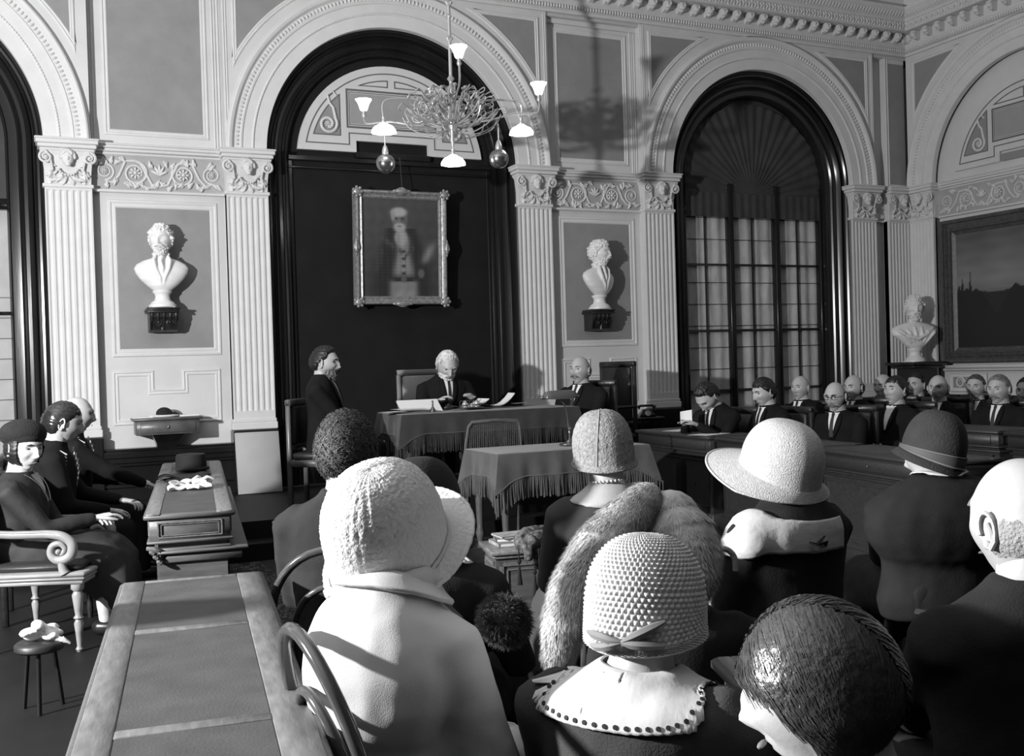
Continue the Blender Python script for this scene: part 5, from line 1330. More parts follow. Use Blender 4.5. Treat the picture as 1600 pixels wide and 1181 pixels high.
for i, (w_, d_, h_, rz, v, lb) in enumerate(((.24, .17, .022, .1, .3, 'pale book at the bottom of the cabinet pile'), (.22, .16, .018, -.12, .16, 'worn book in the middle of the cabinet pile'), (.21, .15, .012, .18, .34, 'thin pale booklet topmost on the cabinet'))):
    r_ = empty('book', (BM @ Vector((.0, .02, .4965+(0, .023, .042)[i])))[:], R_(-12)+rz, lb, 'book', 'books on the small cabinet')
    q = MB(); q.box(-w_/2, w_/2, -d_/2, d_/2, 0, .002); q.box(-w_/2, w_/2, -d_/2, d_/2, h_-.002, h_); q.box(-w_/2, -w_/2+.003, -d_/2, d_/2, 0, h_); q.build('cover', mat('book_cover_%d' % i, v, .7, .1, 40, .3, 20), r_, smooth=False)
    q = MB(); q.box(-w_/2+.003, w_/2-.004, -d_/2+.004, d_/2-.004, .002, h_-.002); q.build('pages', PAPER, r_, smooth=False)
SC_ = mat('lace_scarf', .10, .9, .8, 60, .9, 45, dist=.006)
q = MB(); pth = [(-.02, -.04, .56), (.04, -.13, .535), (.03, -.18, .505), (.03, -.185, .44)]
q.tube([(.19, .10, .52), (.14, .0, .545), (.06, -.06, .55), (-.0, -.12, .53), (-.01, -.17, .50)], [.03, .045, .05, .045, .03], 10)
q.tube([(.20, -.02, .51), (.12, -.10, .54), (.05, -.15, .53), (.02, -.185, .49), (.02, -.19, .44)], [.025, .04, .045, .03, .02], 10)
o = bake(vox(q, 'lace_scarf', SC_, None, .008, 2, noise=.02, nscale=.04)); o.location = (2.28, -5.42, 0); o.rotation_euler = (0, 0, R_(-12)); tag(o, 'crumpled dark lace scarf hanging over the cabinet corner', 'scarf')
for dx, z0 in ((-.03, .42), (.05, .36), (.075, .34)):
    q = MB(); q.ell((dx, -.195, z0+.02), (.012, .012, .014), 8, 6)
    for k in range(9): a = 2*math.pi*k/9; q.tube([(dx, -.195, z0+.01), (dx+.012*math.cos(a), -.197+.008*math.sin(a), z0-.10)], .0035, 4)
    q.tube([(dx, -.19, .50), (dx, -.195, z0+.03)], .004, 5); q.build('tassel', HATB, o)
# ---- carpet with patterned border under the reading table
CP = mat('dark_carpet', .025, .95, .4, 200, .5, 12); CB = bpy.data.materials.new('carpet_border'); CB.use_nodes = True
nt = CB.node_tree; v = nt.nodes.new('ShaderNodeTexVoronoi'); v.inputs['Scale'].default_value = 22; tc = nt.nodes.new('ShaderNodeTexCoord'); nt.links.new(tc.outputs['Object'], v.inputs['Vector'])
cr = nt.nodes.new('ShaderNodeValToRGB'); cr.color_ramp.elements[0].position = .25; cr.color_ramp.elements[0].color = (.015, .015, .015, 1); cr.color_ramp.elements[1].position = .36; cr.color_ramp.elements[1].color = (.20, .20, .20, 1); e_ = cr.color_ramp.elements.new(.5); e_.color = (.02, .02, .02, 1)
nt.links.new(v.outputs[0], cr.inputs[0]); nt.links.new(cr.outputs[0], nt.nodes['Principled BSDF'].inputs['Base Color']); nt.nodes['Principled BSDF'].inputs['Roughness'].default_value = .95
b = MB(); b.box(1.5, 5.0, -4.45, -2.42, 0, .012); o = b.build('carpet', CP, smooth=False); tag(o, 'dark carpet under the reading table with a patterned border', 'carpet')
b = MB(); b.box(1.5, 5.0, -4.75, -4.45, 0, .012); b.box(1.2, 1.5, -4.75, -2.42, 0, .012); b.build('border', CB, o, smooth=False)
# ---- papers and box on the right-hand desks
for (px, py, w_, d_, lb) in ((1090, 680, .34, .22, 'flat sheet on the desk before the reading man'), (1045, 674, .30, .2, 'flat sheet at the far end of the right desk')):
    v = atZ(px, py, .783); sheet(v[0]+.12, v[1], w_, d_, .3, lb, .784, .003, 0)
v = atZ(1165, 685, .80); b = MB(); b.box(-.11, .11, -.07, .07, 0, .05); b.box(-.115, .115, -.075, .075, .05, .065); o = b.build('box', mat('grey_box', .16, .7), smooth=False); o.location = (5.42, -3.55, .784); o.rotation_euler = (0, 0, R_(-35)); tag(o, 'shallow grey box on the desk left of the straw hat', 'box')
# ================================================================== PEOPLE
def seat_for(loc, yaw, fz, kind='square', label=None, grp=None, **k):
    if kind == 'bent': return bentwood(label, loc[0], loc[1], yaw, grp or 'bentwood chairs of the audience')
    if kind == 'low': return bentwood(label, loc[0], loc[1], yaw, 'bentwood stools of the audience', top=0)
    return square_chair(label, loc[0], loc[1], yaw, fz, .50, .50, BLACKIRON, DKLEATH, grp)
def sit(label, px, py, depth, yaw, chair='square', chair_label=None, chair_group=None, lean=0.0, hk=1.06, fz=0.0, tl=None, head_fwd=.02, neck_up=0.0, hip=.5, head_side=0.0, **k):
    yaw = R_(yaw); lean = R_(lean)
    loc, t = at_head(px, py, depth, yaw, lean, hk, tl, hip, fz, head_fwd=head_fwd, neck_up=neck_up, head_side=head_side)
    for a in ('nod', 'turn', 'roll'):
        if a in k: k[a] = R_(k[a])
    r = person(label, loc, yaw, tl=t, lean=lean, hk=hk, fz=fz, head_fwd=head_fwd, neck_up=neck_up, hip=hip, head_side=head_side, **k)
    if chair: seat_for(loc, yaw, fz, chair, chair_label, chair_group)
    return r+(loc, yaw, t)
VELVET = mat('dark_velvet_dress', .014, .75, .15, 120, .3, 6)
CHAIN = mat('silver_braid', .55, .35, metal=.4)

# ---- felt and straw hats
def hat(root, HM, name, m, R=(.112, .128), H=.155, base=(-.015, -.06), brim=(.045, .03, .012), droop=(.04, .035, .03), tilt=(0, 0), k=1.0, off=(0, -.005, .015), tex=None, nu=96, nv=56, sub=None, flat=.75, th=.006):
    """cloche: dome, deep crown and a brim whose width changes from front to sides to back"""
    b = MB(); b.M = HM @ T(off) @ RX(-R_(tilt[0])) @ RY(R_(tilt[1])) @ S3(k, k, k)
    def w3(t3, az):
        c = math.cos(az); s_ = 1-abs(c); return (t3[0]*max(0, c)+t3[2]*max(0, -c)+t3[1]*s_)
    def P(u, v, inner=0.0):
        az = 2*math.pi*u; c, s_ = math.cos(az), math.sin(az); zb = base[0]*(1+c)/2+base[1]*(1-c)/2
        if v < .78:
            t = v/.78; a = min(1, t*1.35)*math.pi/2; r = math.sin(a)**flat; z = H*math.cos(a)*1.0 if t < .7407 else 0
            zz = z+.012
            if t > .7407: zz = .012+(zb-.012)*(t-.7407)/.2593; r = 1.0+.02*(t-.74)
            rx, ry = R[0]*r, R[1]*r
        else:
            t = (v-.78)/.22; rx = R[0]*1.005+w3(brim, az)*t; ry = R[1]*1.005+w3(brim, az)*t; zz = zb-w3(droop, az)*t**1.3
        d = (tex(u, v) if tex else 0)-inner
        return (s_*(rx+d), c*(ry+d), zz+(d*.7 if v < .5 else 0))
    b.grid(lambda u, v: P(u, v), nu, nv, cu=True); b.grid(lambda u, v: P(u, v, th), nu//2, nv//2, cu=True)
    n = nu; ed = [P(i/n, 1.0, th*.5) for i in range(n)]; b.tube(ed, th*.6, 5, closed=True)
    o = b.build(name, m, root, angle=80); return o, b.M, P
def band(root, M, P, v0, v1, m, name='hat_band', out=.003, n=80):
    b = MB(); b.M = M
    b.grid(lambda u, v: P(u, v0+(v1-v0)*v, -out-.002*math.sin(math.pi*v)), n, 5, cu=True); return b.build(name, m, root)
# ---- fur made of single blades
def fur(root, name, path, rads, m, n=7000, L=.032, wdt=.0010, droop=.3, seed=3, base=True, jitter=.35):
    rg = random.Random(seed); b = MB(); P = [Vector(p) for p in path]
    if base: b.tube([tuple(p) for p in P], [r*.92 for r in rads], 14); b.ell(tuple(P[0]), rads[0]*.9, 12, 8); b.ell(tuple(P[-1]), rads[-1]*.9, 12, 8)
    vs = []; fs = []
    for i in range(n):
        t = rg.random()*(len(P)-1); k = min(int(t), len(P)-2); f = t-k; c = P[k].lerp(P[k+1], f); r = rads[k]*(1-f)+rads[k+1]*f
        d = (P[k+1]-P[k]).normalized(); nx = d.orthogonal().normalized(); ny = d.cross(nx); a = rg.random()*6.2832
        nn = nx*math.cos(a)+ny*math.sin(a); p = c+nn*r*.9
        e_ = rg.random()
        if e_ < .16:
            sg = -1 if e_ < .08 else 1; c = P[0] if sg < 0 else P[-1]; r = rads[0] if sg < 0 else rads[-1]; dd = (P[1]-P[0]).normalized() if sg < 0 else (P[-1]-P[-2]).normalized()
            ph = math.acos(rg.random()); nn = (nn*math.sin(ph)+dd*sg*math.cos(ph)).normalized(); p = c+nn*r*.88
        g = (nn*.75+d*(1.3+jitter*rg.uniform(-1, 1))+Vector((rg.uniform(-1, 1), rg.uniform(-1, 1), rg.uniform(-1, 1)))*jitter+Vector((0, 0, -droop))).normalized()
        s = g.cross(nn); s = s.normalized() if s.length > 1e-4 else ny; l = L*rg.uniform(.6, 1.15); q = p+g*l*.6; e = q+(g+Vector((0, 0, -droop))).normalized()*l*.4
        o = len(vs); vs += [tuple(p-s*wdt), tuple(p+s*wdt), tuple(q+s*wdt*.7), tuple(q-s*wdt*.7), tuple(e)]; fs += [(o, o+1, o+2, o+3), (o+3, o+2, o+4)]
    b.add(vs, fs); o = b.build(name, m, root); o['kind'] = 'stuff'; return o
FURL = mat('pale_fur', .62, .7, .2, 80, .3, 25, spec=.2); FURD = mat('brown_fur', .13, .7, .2, 80, .4, 25, spec=.2)

# ---- left-hand row
r, TM, HM, loc, yw, tl = sit('woman in a dark beret and dark dress, seated at far left facing the camera', 38, 700, 5.75, -105, None, turn=38, nod=4, skin=SKIN2, cloth=VELVET, legcloth=VELVET, skirt=True,
    hair='bob', hairmat_=H_DARK, hoff=.012, collar=False, vee=False, jname='dress_bodice', hands=[(-.05, .36, .64), (.04, .40, .66)], hk=1.06, chest=.03, hcurl=.35, lean=2)
AC.location = (loc[0]+.17, loc[1]-.10, 0)
b = MB(); b.M = HM @ T((0, -.015, .045)) @ RX(R_(12)) @ RY(R_(-8)); b.ell((0, 0, .03), (.112, .125, .078), 24, 14); b.ell((0, .01, .0), (.094, .108, .05), 24, 10); b.build('beret', mat('dark_wool_beret', .012, .95, .6, 140, .3, 20), r)
b = MB(); b.M = TM
for s in (-1, 1): b.grid(lambda u, v, s=s: (s*(.012+.07*v+.016*u), surf_y(s*(.012+.07*v), (.36+.2*v)*tl, tl, 1, .014)+.014-.02*max(0, v-.7), (.36+.205*v)*tl), 3, 10)
b.build('pale_neckline', mat('pale_trim', .5, .8), r)
b = MB(); b.M = TM; b.grid(lambda u, v: ((u-.5)*2*.07*v, surf_y(0, (.42+.14*v)*tl, tl, 1, .014)+.006-.022*max(0, v-.7), (.42+.14*v)*tl), 6, 8); b.build('skin_at_neckline', SKIN2, r)

def livery(r, TM, tl, seed=1):
    rg = random.Random(seed); q = MB(); q.M = TM
    for k in range(9):
        z = (.52-.036*k)*tl; x = -.02-.012*k
        q.tube([(x+.014*math.cos(a), surf_y(x, z, tl, 1, .02)+.010, z+.016*math.sin(a)) for a in [i*.9 for i in range(7)]], .0045, 5, closed=True)
    for k in range(6):
        z = (.50-.03*k)*tl; x = .05+.006*k; q.tube([(x+.010*math.cos(a), surf_y(x, z, tl, 1, .02)+.010, z+.013*math.sin(a)) for a in [i*.9 for i in range(7)]], .004, 5, closed=True)
    q.tube([(-.10, surf_y(-.1, .42*tl, tl, 1, .02)+.01, .42*tl), (-.03, surf_y(-.03, .40*tl, tl, 1, .02)+.012, .40*tl), (.06, surf_y(.06, .43*tl, tl, 1, .02)+.012, .43*tl)], .005, 5)
    q.ell((-.12, surf_y(-.12, .24*tl, tl, 1, .02)+.012, .20*tl), (.018, .006, .022), 10, 6); q.build('braided_chain', CHAIN, r)
    q = MB(); q.M = TM
    for s in (-1, 1):
        for k in range(5): q.tube([(s*(.10+.012*k), -.01, (.515-.012*k)*tl), (s*(.12+.012*k), .03, (.52-.015*k)*tl), (s*(.13+.01*k), .07, (.50-.02*k)*tl)], .005, 5)
    q.build('epaulette_braid', CHAIN, r)
H_SLICK = mat('slick_hair', .02, .18, .25, 30, .2, 30, stretch=(10, 1, 1), spec=.9, dist=.002)
r, TM, HM, loc, yw, tl = sit('dark slick-haired man in braided livery between the beret woman and the bald man', 95, 660, 6.4, -92, 'square', 'dark chair of the slick-haired man in livery', nod=6, lean=6, hair='full', hairmat_=H_SLICK, hoff=.009, skin=SKIN, vee=False, hk=1.12, hands=[(-.08, .42, .66), (.10, .34, .62)], turn=-4)
livery(r, TM, tl, 1)
r, TM, HM, loc, yw, tl = sit('bald man in braided livery seen in profile, farthest of the left row', 120, 648, 7.2, -88, 'square', 'dark chair of the bald man in livery', hair=None, nod=0, skin=SKIN2, vee=False, hk=1.08, hands=[(-.08, .42, .70), (.10, .50, .68)], lean=4, moustache=None)
livery(r, TM, tl, 2)
b = MB(); b.tube([(.11, .43, .68), (.12, .50, .69)], .045, 12) if False else None
# ---- podium
r, TM, HM, loc, yw, tl = sit('man with dark hair and full grey beard at the left end of the podium table', 507, 567, 8.9, -120, None, fz=.28, wd=1.2, belly=.05, nod=3, hair='short', hairmat_=H_DARK, hoff=.016, beard=(H_GREY, .06), moustache=H_DARK, hk=1.16, hands=[(-.1, .30, .62), (.12, .34, .60)])
square_chair('dark chair of the bearded man at the left of the podium', loc[0], loc[1], yw, .28, .5, .44, CHAIRWOOD, DKLEATH)
r, TM, HM, loc, yw, tl = sit('white-haired man with moustache reading at the centre of the podium table', 697, 568, 10.0, 178, None, fz=.28, wd=1.2, nod=22, lean=8, hair='short', hairmat_=H_WHITE, hoff=.013, beard=(H_WHITE, .022), moustache=H_GREY, hk=1.2, hands=[(-.17, .34, .86), (.17, .36, .85)], hcurl=.4)
r, TM, HM, loc, yw, tl = sit('stout man with thin pale hair looking left at the right end of the podium table', 906, 579, 10.1, 118, 'square', 'dark chair of the stout man at the right of the podium', fz=.28, nod=-4, hair='ring', hairmat_=H_GREY, hoff=.008, moustache=H_GREY, skin=SKIN, hk=1.18, wd=1.25, belly=.08, vee=True)
# ---- right-hand rows
GM = 'dark chairs of the right-hand rows'
RM = [
 ('young dark-haired man bent over a sheet of paper, leftmost of the right rows', 1110, 613, 9.45, 118, dict(nod=34, lean=14, hair='short', hairmat_=H_DARK, hoff=.014, hands=[(-.10, .46, .86), (.08, .44, .86)], hk=1.16)),
 ('dark-haired youth looking left, directly behind the wide straw hat', 1195, 612, 9.4, 105, dict(nod=6, hair='full', hairmat_=H_DARK, hoff=.013, hk=1.1, lean=6)),
 ('bald man with dark tie sitting before the net-curtained window', 1251, 606, 10.5, 122, dict(nod=0, hair=None, hk=1.06, hands=[(-.3, .20, .72), (.1, .32, .62)])),
 ('bald man with round spectacles and moustache in the right rows', 1306, 619, 9.2, 128, dict(nod=4, hair='ring', hairmat_=H_DARK, hoff=.008, glasses=True, moustache=H_GREY, hk=1.12, lean=4)),
 ('bald man half hidden behind the man with round spectacles', 1334, 606, 10.8, 118, dict(nod=0, hair='ring', hairmat_=H_DARK, hk=1.16)),
 ('grey-haired man half hidden behind the stout dark-haired man', 1380, 604, 11.2, 120, dict(nod=0, hair='ring', hairmat_=H_GREY, hk=1.16)),
 ('stout dark-haired man in a wing collar gazing upwards', 1398, 611, 9.6, 112, dict(nod=-8, hair='full', hairmat_=H_DARK, hoff=.010, tie='bow', hk=1.16, wd=1.1, belly=.05)),
 ('man in the back row directly below the corner bust pedestal', 1431, 602, 11.6, 122, dict(nod=0, hair='short', hairmat_=H_DARK, hk=1.16)),
 ('bald man with pale moustache facing left, right of the corner pedestal', 1466, 607, 10.4, 132, dict(nod=0, hair='ring', hairmat_=H_GREY, moustache=H_GREY, hk=1.16)),
 ('grey-haired man with moustache below the landscape painting, second from right', 1525, 605, 10.6, 128, dict(nod=0, hair='short', hairmat_=H_BROWN, moustache=H_GREY, hk=1.08)),
 ('elderly man with heavy moustache and dark tie, nearest the right edge of the rows', 1561, 609, 9.4, 118, dict(nod=0, hair='short', hairmat_=H_GREY, moustache=H_GREY, hk=1.14)),
 ('man cut off by the right edge of the photograph', 1606, 612, 9.7, 120, dict(nod=0, hair='short', hairmat_=H_DARK, hk=1.16)),
]
for i, (lb, px, py, d, yw, kw) in enumerate(RM):
    r, TM, HM, loc, yw, tl = sit(lb, px, py, d, yw-16, 'square', 'dark chair under the '+' '.join(lb.split()[:9]), GM, **{'wd': 1.12, **kw})
    if i == 0:
        # folded sheet between the two hands
        q = MB(); q.grid(lambda u, v: (-.07+.14*u, .50+.02*math.sin(3*u), .90+.10*v-.02*u), 6, 4); q.grid(lambda u, v: (-.07+.14*u, .503+.02*math.sin(3*u), .90+.10*v-.02*u), 6, 4)
        o = q.build('letter', PAPER); o.location = (loc[0], loc[1], 0); o.rotation_euler = (0, 0, yw); tag(o, 'white letter held in the hands of the reading young man', 'paper')
v = atY(1428, 585, 0)
# ---- audience in front, seen from behind
WFELT = mat('white_nubby_felt', .72, .9, 1.0, 110, .05, 8, dist=.005, spec=.15, detail=4); BAND1 = mat('hat_ribbon_pale', .60, .6)
COATW = mat('cream_wool_coat', .62, .9, .12, 420, .04, 6, spec=.2); COATG = mat('grey_wool_coat', .05, .9, .2, 220, .1, 6)
TWEED = mat('suit_back_cloth', .032, .92, .3, 260, .12, 8, spec=.15)
BLUR = mat('dark_coat_cloth', .024, .9, .2, 200, .2, 6, spec=.15)
GA = 'bentwood chairs of the audience'
r, TM, HM, loc, yw, tl = sit('man with wavy dark hair and grey suit seen from behind, left of the white cloche', 541, 706, 3.55, -26, 'bent', 'bentwood chair carrying the man in the grey suit, its hoops lit', GA, cloth=TWEED, hair='all' if False else 'full', hairmat_=mat('wavy_hair', .055, .6, .5, 60, .5, 40, dist=.004), hoff=.014, vee=False, hk=1.10, wd=1.08, jnoise=.02, neck_up=.01)
strands(r, 'curly_locks', HM, HL['full'], MATS['wavy_hair'], 9000, .022, .020, lambda x, y, z: (math.sin(z*23+x*9), math.cos(x*21+y*13), -.4+math.sin(y*25)), lift=.9, wave=.003, wdt=.0013)
r, TM, HM, loc, yw, tl = sit('woman in a dark hat and dark fur-cuffed coat, mostly hidden behind the white cloche', 660, 818, 2.95, -35, 'bent', 'bentwood chair hidden behind the white cloche', GA, cloth=BLUR, skirt=True, legcloth=BLUR, hair=None, brow=False, collar=False, vee=False, wd=1.0, hk=1.05, neck_up=-.05, skin=SKIN, hands=[(-.05, .34, .64), (.12, .20, .78)], jname='coat')
hat(r, HM, 'dark_hat', HATB, brim=(.03, .03, .02)); 
fur(r, 'fur_cuff', [(.21, .04, .70), (.25, -.04, .74), (.24, -.12, .77)], [.05, .065, .05], FURD, 14000, .030, jitter=.5)
# white cloche
r, TM, HM, loc, yw, tl = sit('woman in a large cream felt cloche hat and cream coat, front centre left', 598, 845, 2.14, -58, None, cloth=COATW, skirt=True, legcloth=COATW, hair='full', hairmat_=H_BROWN, brow=False, collar=False, vee=False, lean=6, nod=6, roll=0, hk=1.05, wd=.77, jname='coat', skin=SKIN2, head_fwd=.0, head_side=-.045, hands=[(-.02, .30, .62), (.08, .32, .61)], hump=(-.05, .38, .175, .13, .19), neck_up=-.045, voxel=.012)
def nub(u, v): return .0012*nz(math.cos(6.28*u)*2, math.sin(6.28*u)*2, v*4, 2.2)+.0012*nz(math.cos(6.28*u)*5, math.sin(6.28*u)*5, v*9, 2.4)
o, M, P = hat(r, HM, 'cloche_hat', WFELT, R=(.116, .130), H=.135, base=(-.005, -.075), brim=(.066, .036, .004), droop=(.0, .02, .02), tilt=(-34, 6), tex=nub, nu=160, nv=90, th=.007)
band(r, M, P, .765, .80, BAND1, out=.004)
b = MB(); b.M = M; b.tube([(-.02, -.128, -.055), (-.05, -.135, -.06), (-.06, -.125, -.085)], [.006, .012, .006], 6); b.tube([(-.02, -.128, -.055), (.02, -.14, -.06), (.03, -.13, -.09)], [.006, .013, .006], 6); b.build('hat_bow', BAND1, r)
# coat collar: a broad shawl collar with a seam
def wrap(o, target, off=.006): m = o.modifiers.new('w', 'SHRINKWRAP'); m.target = target; m.wrap_method = 'NEAREST_SURFACEPOINT'; m.wrap_mode = 'OUTSIDE_SURFACE'; m.offset = off; return o
def neck_collar(r, TM, tl, name, m, a0, a1, r0, r1, z0, z1, n=60, k=14, edge=None, off=.006, jk='jacket', th=.004, lift=0.0):
    b = MB(); b.M = TM
    def F(u, v):
        a = a0+(a1-a0)*u; rr = r0+((r1(a) if callable(r1) else r1)*(1+(edge(u) if edge else 0)*(v > .9))-r0)*v
        return (rr*math.sin(a)*1.25, rr*math.cos(a), (z0+(z1-z0)*v**1.1+lift*math.sin(math.pi*v))*tl)
    b.grid(F, n, k); o = b.build(name, m, r); bpy.context.view_layer.update()
    tg = [c for c in r.children if c.name.startswith(jk)][0]; wrap(o, tg, off); bake(o)
    s = o.modifiers.new('t', 'SOLIDIFY'); s.thickness = th; s.offset = 1; return o
neck_collar(r, TM, tl, 'coat_collar', COATW, R_(-320), R_(-40), .075, .105, .61, .545, off=.012, jk='coat', th=.008)
b = MB(); b.M = TM
b.tube([(.062*math.cos(a)*1.2, .062*math.sin(a)-.01, .575*tl+.012*math.cos(a*2)) for a in [i*math.pi/10 for i in range(20)]], .020, 8, closed=True); b.build('collar_roll', COATW, r)
bentwood('bentwood chair in front left, its steep hoops lit beside the cream coat', .72, -8.42, R_(-86), top=.95)
# grey cloche, bare neck, pearls
GCL = mat('mottled_grey_felt', .30, .85, 1.0, 150, .35, 90, dist=.006)
r, TM, HM, loc, yw, tl = sit('woman in a close mottled cloche with bare nape and a pearl necklace, centre', 946, 708, 3.85, -14, 'low', 'bentwood stool of the woman with the pearl necklace', GA, cloth=COATG, skirt=True, legcloth=COATG, hair=None, brow=False, collar=False, vee=False, nod=4, roll=-4, hk=1.06, skin=SKIN2, jname='dress', wd=1.0, neck_up=-.01)
o, M, P = hat(r, HM, 'cloche_hat', GCL, R=(.106, .120), H=.128, base=(.0, -.065), brim=(.012, .008, .004), droop=(.02, .02, .012), nu=110, nv=60, tex=lambda u, v: .0012*nz(math.cos(6.28*u)*6, math.sin(6.28*u)*6, v*12, 2.4))
b = MB(); b.M = M; b.tube([P(.54+.05*v, .04+.72*v, -.001) for v in [i/14 for i in range(15)]], .0022, 5); b.tube([P(.10+.0*v, .04+.9*v, -.001) for v in [i/14 for i in range(15)]], .0022, 5); b.build('hat_seam', mat('seam_felt', .40, .8), r)
b = MB(); nbk = TM @ Vector((0, -.012, .50*tl))
for k in range(30):
    a = 2*math.pi*k/30; b.ell((nbk.x+.070*math.cos(a), nbk.y+.066*math.sin(a)-.0, nbk.z+.060*tl+.02-.012*math.sin(a)), .0058, 7, 5)
b.build('pearl_necklace', mat('pearl', .75, .2), r)
neck_collar(r, TM, tl, 'bare_back', SKIN2, R_(105), R_(255), .05, .125, .59, .49, n=24, k=10, off=.003, jk='dress', th=.002)
# fur-clad woman between
r, TM, HM, loc, yw, tl = sit('woman wrapped in a pale fur stole, behind the textured cloche', 1056, 858, 2.62, -25, 'low', 'bentwood stool of the woman in the fur stole', GA, cloth=BLUR, skirt=True, legcloth=BLUR, hair='full', hairmat_=H_BROWN, brow=False, collar=False, vee=False, hk=1.0, jname='coat', hip=.44, wd=.9)
ri = r.matrix_basis.inverted() if False else (T((loc[0], loc[1], 0)) @ RZ(yw)).inverted()
def loc_path(L): return [tuple(ri @ Vector(atD(*p))) for p in L]
fur(r, 'fur_bonnet', loc_path([(1048, 812, 2.62), (1056, 835, 2.60), (1060, 865, 2.58), (1062, 900, 2.56), (1062, 930, 2.54)]), [.085, .108, .115, .10, .07], FURL, 26000, .024, seed=5)
fur(r, 'fur_stole', loc_path([(1010, 778, 2.60), (975, 815, 2.52), (935, 860, 2.44), (903, 915, 2.38), (882, 970, 2.34), (874, 1020, 2.32)]), [.045, .062, .066, .062, .05, .032], FURL, 34000, .026, seed=8)
# textured cloche with lace collar
KN = mat('woven_raffia', .62, .75, .5, 160, .12, 60, dist=.004)
def knit(u, v):
    rows = 36; rv = v*rows; k = int(rv); N = 60; s = (u*N+(.5 if k % 2 else 0)) % 1.0; t = rv-k
    return .0050*max(0, math.sin(math.pi*s))**.8*max(0, math.sin(math.pi*t))**.8
r, TM, HM, loc, yw, tl = sit('woman in a bobbly woven cloche with a scalloped white collar, front centre', 1006, 962, 1.98, -50, None, cloth=COATG, skirt=True, legcloth=COATG, hair='full', hairmat_=H_BROWN, brow=False, collar=False, vee=False, nod=8, hk=1.0, skin=SKIN2, jname='dress', wd=1.05, head_fwd=.03, voxel=.012, neck_up=-.045)
o, M, P = hat(r, HM, 'woven_cloche', KN, R=(.112, .124), H=.128, base=(.0, -.065), brim=(.004, .002, -.004), droop=(.03, .02, .012), nu=480, nv=288, tex=knit, flat=.8, th=.004)
b = MB(); b.M = M
for u0, v0, u1, v1 in ((.40, .64, .50, .74), (.50, .74, .60, .72), (.50, .745, .40, .76), (.50, .745, .585, .80)):
    b.tube([P(u0+(u1-u0)*t, v0+(v1-v0)*t, -.012) for t in (0, .25, .5, .75, 1)], [.003, .008, .009, .008, .003], 6)
b.build('velvet_bow', mat('grey_velvet_ribbon', .22, .7), r)
LACE = mat('white_collar_cloth', .78, .75, .05, 90)
NS = 34
lc = neck_collar(r, TM, tl, 'scalloped_collar', LACE, R_(75), R_(292), .058, lambda a: .108+.045*max(0, -math.cos(a-.35)), .600, .46, n=NS*8+1, k=22, edge=lambda u: .035*abs(math.sin(math.pi*u*NS)), off=.008, jk='dress', th=.003)
me = lc.data; co = [v.co.copy() for v in me.vertices]; K = 22; NN = NS*8+1
for i in range(NS):
    ix = (i*8+4)*K+19
    if ix < len(co):
        p = co[ix]; pc = Vector((0, 0, p.z)); q = MB(); n_ = me.vertices[ix].normal; Mq = T(p) @ n_.to_track_quat('Z', 'Y').to_matrix().to_4x4(); q.M = Mq; q.lathe([(.0045, -.001), (.0045, .0048), (.001, .005)], n=10); q.build('eyelet', mat('eyelet_dark', .02, .8), r)
bentwood('bentwood stool of the woman with the scalloped collar', loc[0], loc[1], yw, 'bentwood stools of the audience', top=0)
# wide straw hat
STR = mat('fine_straw', .60, .7, .9, 240, .12, 80, dist=.004)
r, TM, HM, loc, yw, tl = sit('woman in a wide-brimmed pale straw hat and dark coat, centre right', 1222, 735, 3.2, 12, 'low', 'bentwood stool of the woman in the straw hat', GA, cloth=BLUR, skirt=True, legcloth=BLUR, hair='full', hairmat_=H_DARK, brow=False, collar=False, vee=False, hk=1.02, jname='coat', nod=4, skin=SKIN2, neck_up=-.05, wd=1.1)
o, M, P = hat(r, HM, 'straw_hat', STR, R=(.112, .126), H=.125, base=(-.005, -.035), brim=(.105, .075, .012), droop=(.02, .04, .03), tilt=(-20, 0), nu=140, nv=80, k=1.03)
neck_collar(r, TM, tl, 'pale_scarf', mat('pale_silk', .60, .45, .3, 30), R_(155), R_(290), .135, lambda a: .136+.075*max(0, math.sin((a-R_(155))/R_(135)*math.pi))**.7, .50, .40, n=40, k=12, off=.010, jk='coat', th=.006)
b = MB(); b.M = TM
for s in (-1, 1): b.tube([(-.06, -.150, .43*tl), (-.06+s*.02, -.162, (.435+.01*s)*tl), (-.06+s*.04, -.150, (.43-.012*s)*tl)], [.005, .012, .003], 6)
b.build('dark_bow', HATB, r)
# dark cloche with band
DCL = mat('dark_brown_felt', .035, .8, .4, 120, .15, 20); BND = mat('band_light', .30, .7); BND2 = mat('band_dark', .10, .7)
r, TM, HM, loc, yw, tl = sit('woman in a dark cloche with a pale-edged band, right', 1462, 712, 4.1, -14, 'low', 'bentwood stool of the woman in the dark banded cloche', GA, cloth=BLUR, skirt=True, legcloth=BLUR, hair=None, brow=False, collar=False, vee=False, hk=1.04, jname='coat', nod=6, skin=SKIN2, wd=1.45, turn=-30, neck_up=-.03, hands=[(.0, .34, .58), (.10, .36, .57)], hump=(-.02, .36, .33, .19, .20))
o, M, P = hat(r, HM, 'cloche_hat', DCL, R=(.104, .120), H=.150, base=(.0, -.05), brim=(.03, .02, .01), droop=(.025, .025, .02), tilt=(-16, 8), nu=110, nv=60)
for a_, b_, m_ in ((.60, .745, BND2), (.60, .615, BND), (.735, .755, BND)): band(r, M, P, a_, b_, m_, out=.004 if m_ is BND2 else .0055)
neck_collar(r, TM, tl, 'white_collar', SHIRT, R_(0), R_(359), .058, .075, .63, .555, n=30, k=6, off=.012, jk='coat', th=.004)
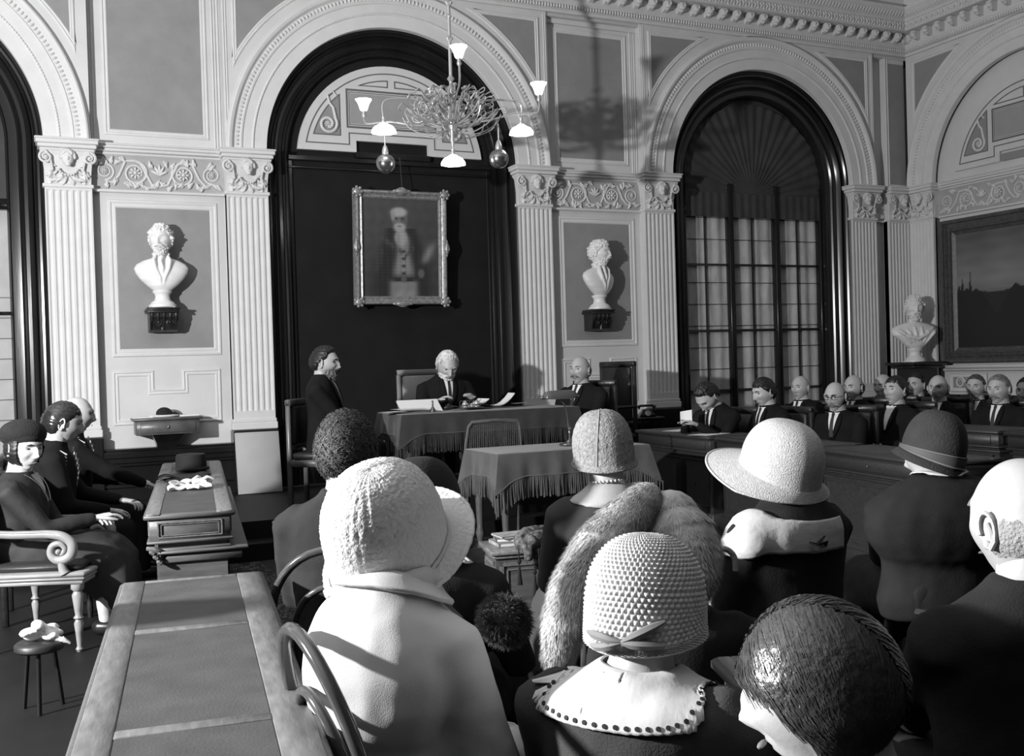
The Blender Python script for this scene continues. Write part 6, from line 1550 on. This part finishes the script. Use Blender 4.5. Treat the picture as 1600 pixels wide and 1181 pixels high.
# bald man right
r, TM, HM, loc, yw, tl = sit('bald man with a large lit ear seen from behind at the right edge', 1600, 818, 2.12, -8, 'low', 'bentwood stool of the bald man at the right edge', GA, cloth=BLUR, hair=lambda x, y, z: min(-y*.9+.05, .15-z, z+.45), hairmat_=mat('cropped_grey_hair', .40, .6, .8, 150, .2, 80), hoff=.002, vee=False, collar=True, hk=1.16, skin=SKIN2, wd=1.3, neck_up=-.02, hands=[(-.02, .38, .56), (.10, .36, .56)], jnoise=.015)
# parted hair bottom right
PH_ = mat('brushed_brown_hair', .05, .30, .3, 60, .4, 60, spec=.8)
hc = lambda x, y, z: min((z-.42) if y > .45 else (z+.30-(y*.9 if y > 0 else y*.9)), 1)
r, TM, HM, loc, yw, tl = sit('person with parted brushed hair, head bowed, at the lower right', 1300, 1080, 1.45, 38, 'low', 'bentwood stool of the person with parted hair', GA, cloth=BLUR, hair=hc, hairmat_=PH_, hoff=.010, vee=False, hk=1.05, nod=10, skin=SKIN2, wd=1.2, hip=.46, neck_up=-.03)
strands(r, 'combed_hair', HM, hc, PH_, 16000, .08, .0125, lambda x, y, z: ((-1 if x < -.25 else 1), -.5, -1.0) if z > -.2 else (0, -.3, -1), lift=.3, wdt=.0016, seed=4, hug=True)
# walking stick with crook handle
CR = MB(); p = atD(1122, 835, 2.75); n = 14
pts = [(0, 0, .002), (0, 0, .90)]+[(.035-.035*math.cos(math.pi*i/n), 0, .90+.04*math.sin(math.pi*i/n)) for i in range(1, n+1)]+[(.07, 0, .88)]
CR.tube(pts, .008, 8); o = CR.build('walking_stick', mat('pale_cane', .35, .35, .4, 120)); o.location = (p[0]-.03, p[1], p[2]-.93); o.rotation_euler = (R_(0), R_(0), R_(-20)); tag(o, 'walking stick with a pale crook handle standing left of the straw hat woman', 'walking stick')
o.location = (p[0]-.03, p[1], .0)
for obj_ in list(bpy.data.objects):
    if obj_.parent is None and obj_.type != 'CAMERA' and '_' in obj_.keys(): del obj_['_']

# a listener just outside the frame at the left, whose shadow falls across the long desk
rl, _, _ = person('dark-suited listener beside the long desk, just outside the left edge', (-.60, -7.22), R_(-10), tl=.93, cloth=BLUR, hair='full', hoff=.012, vee=False, low=True)
bentwood('bentwood chair of the listener outside the left edge', -.60, -7.22, R_(-10))
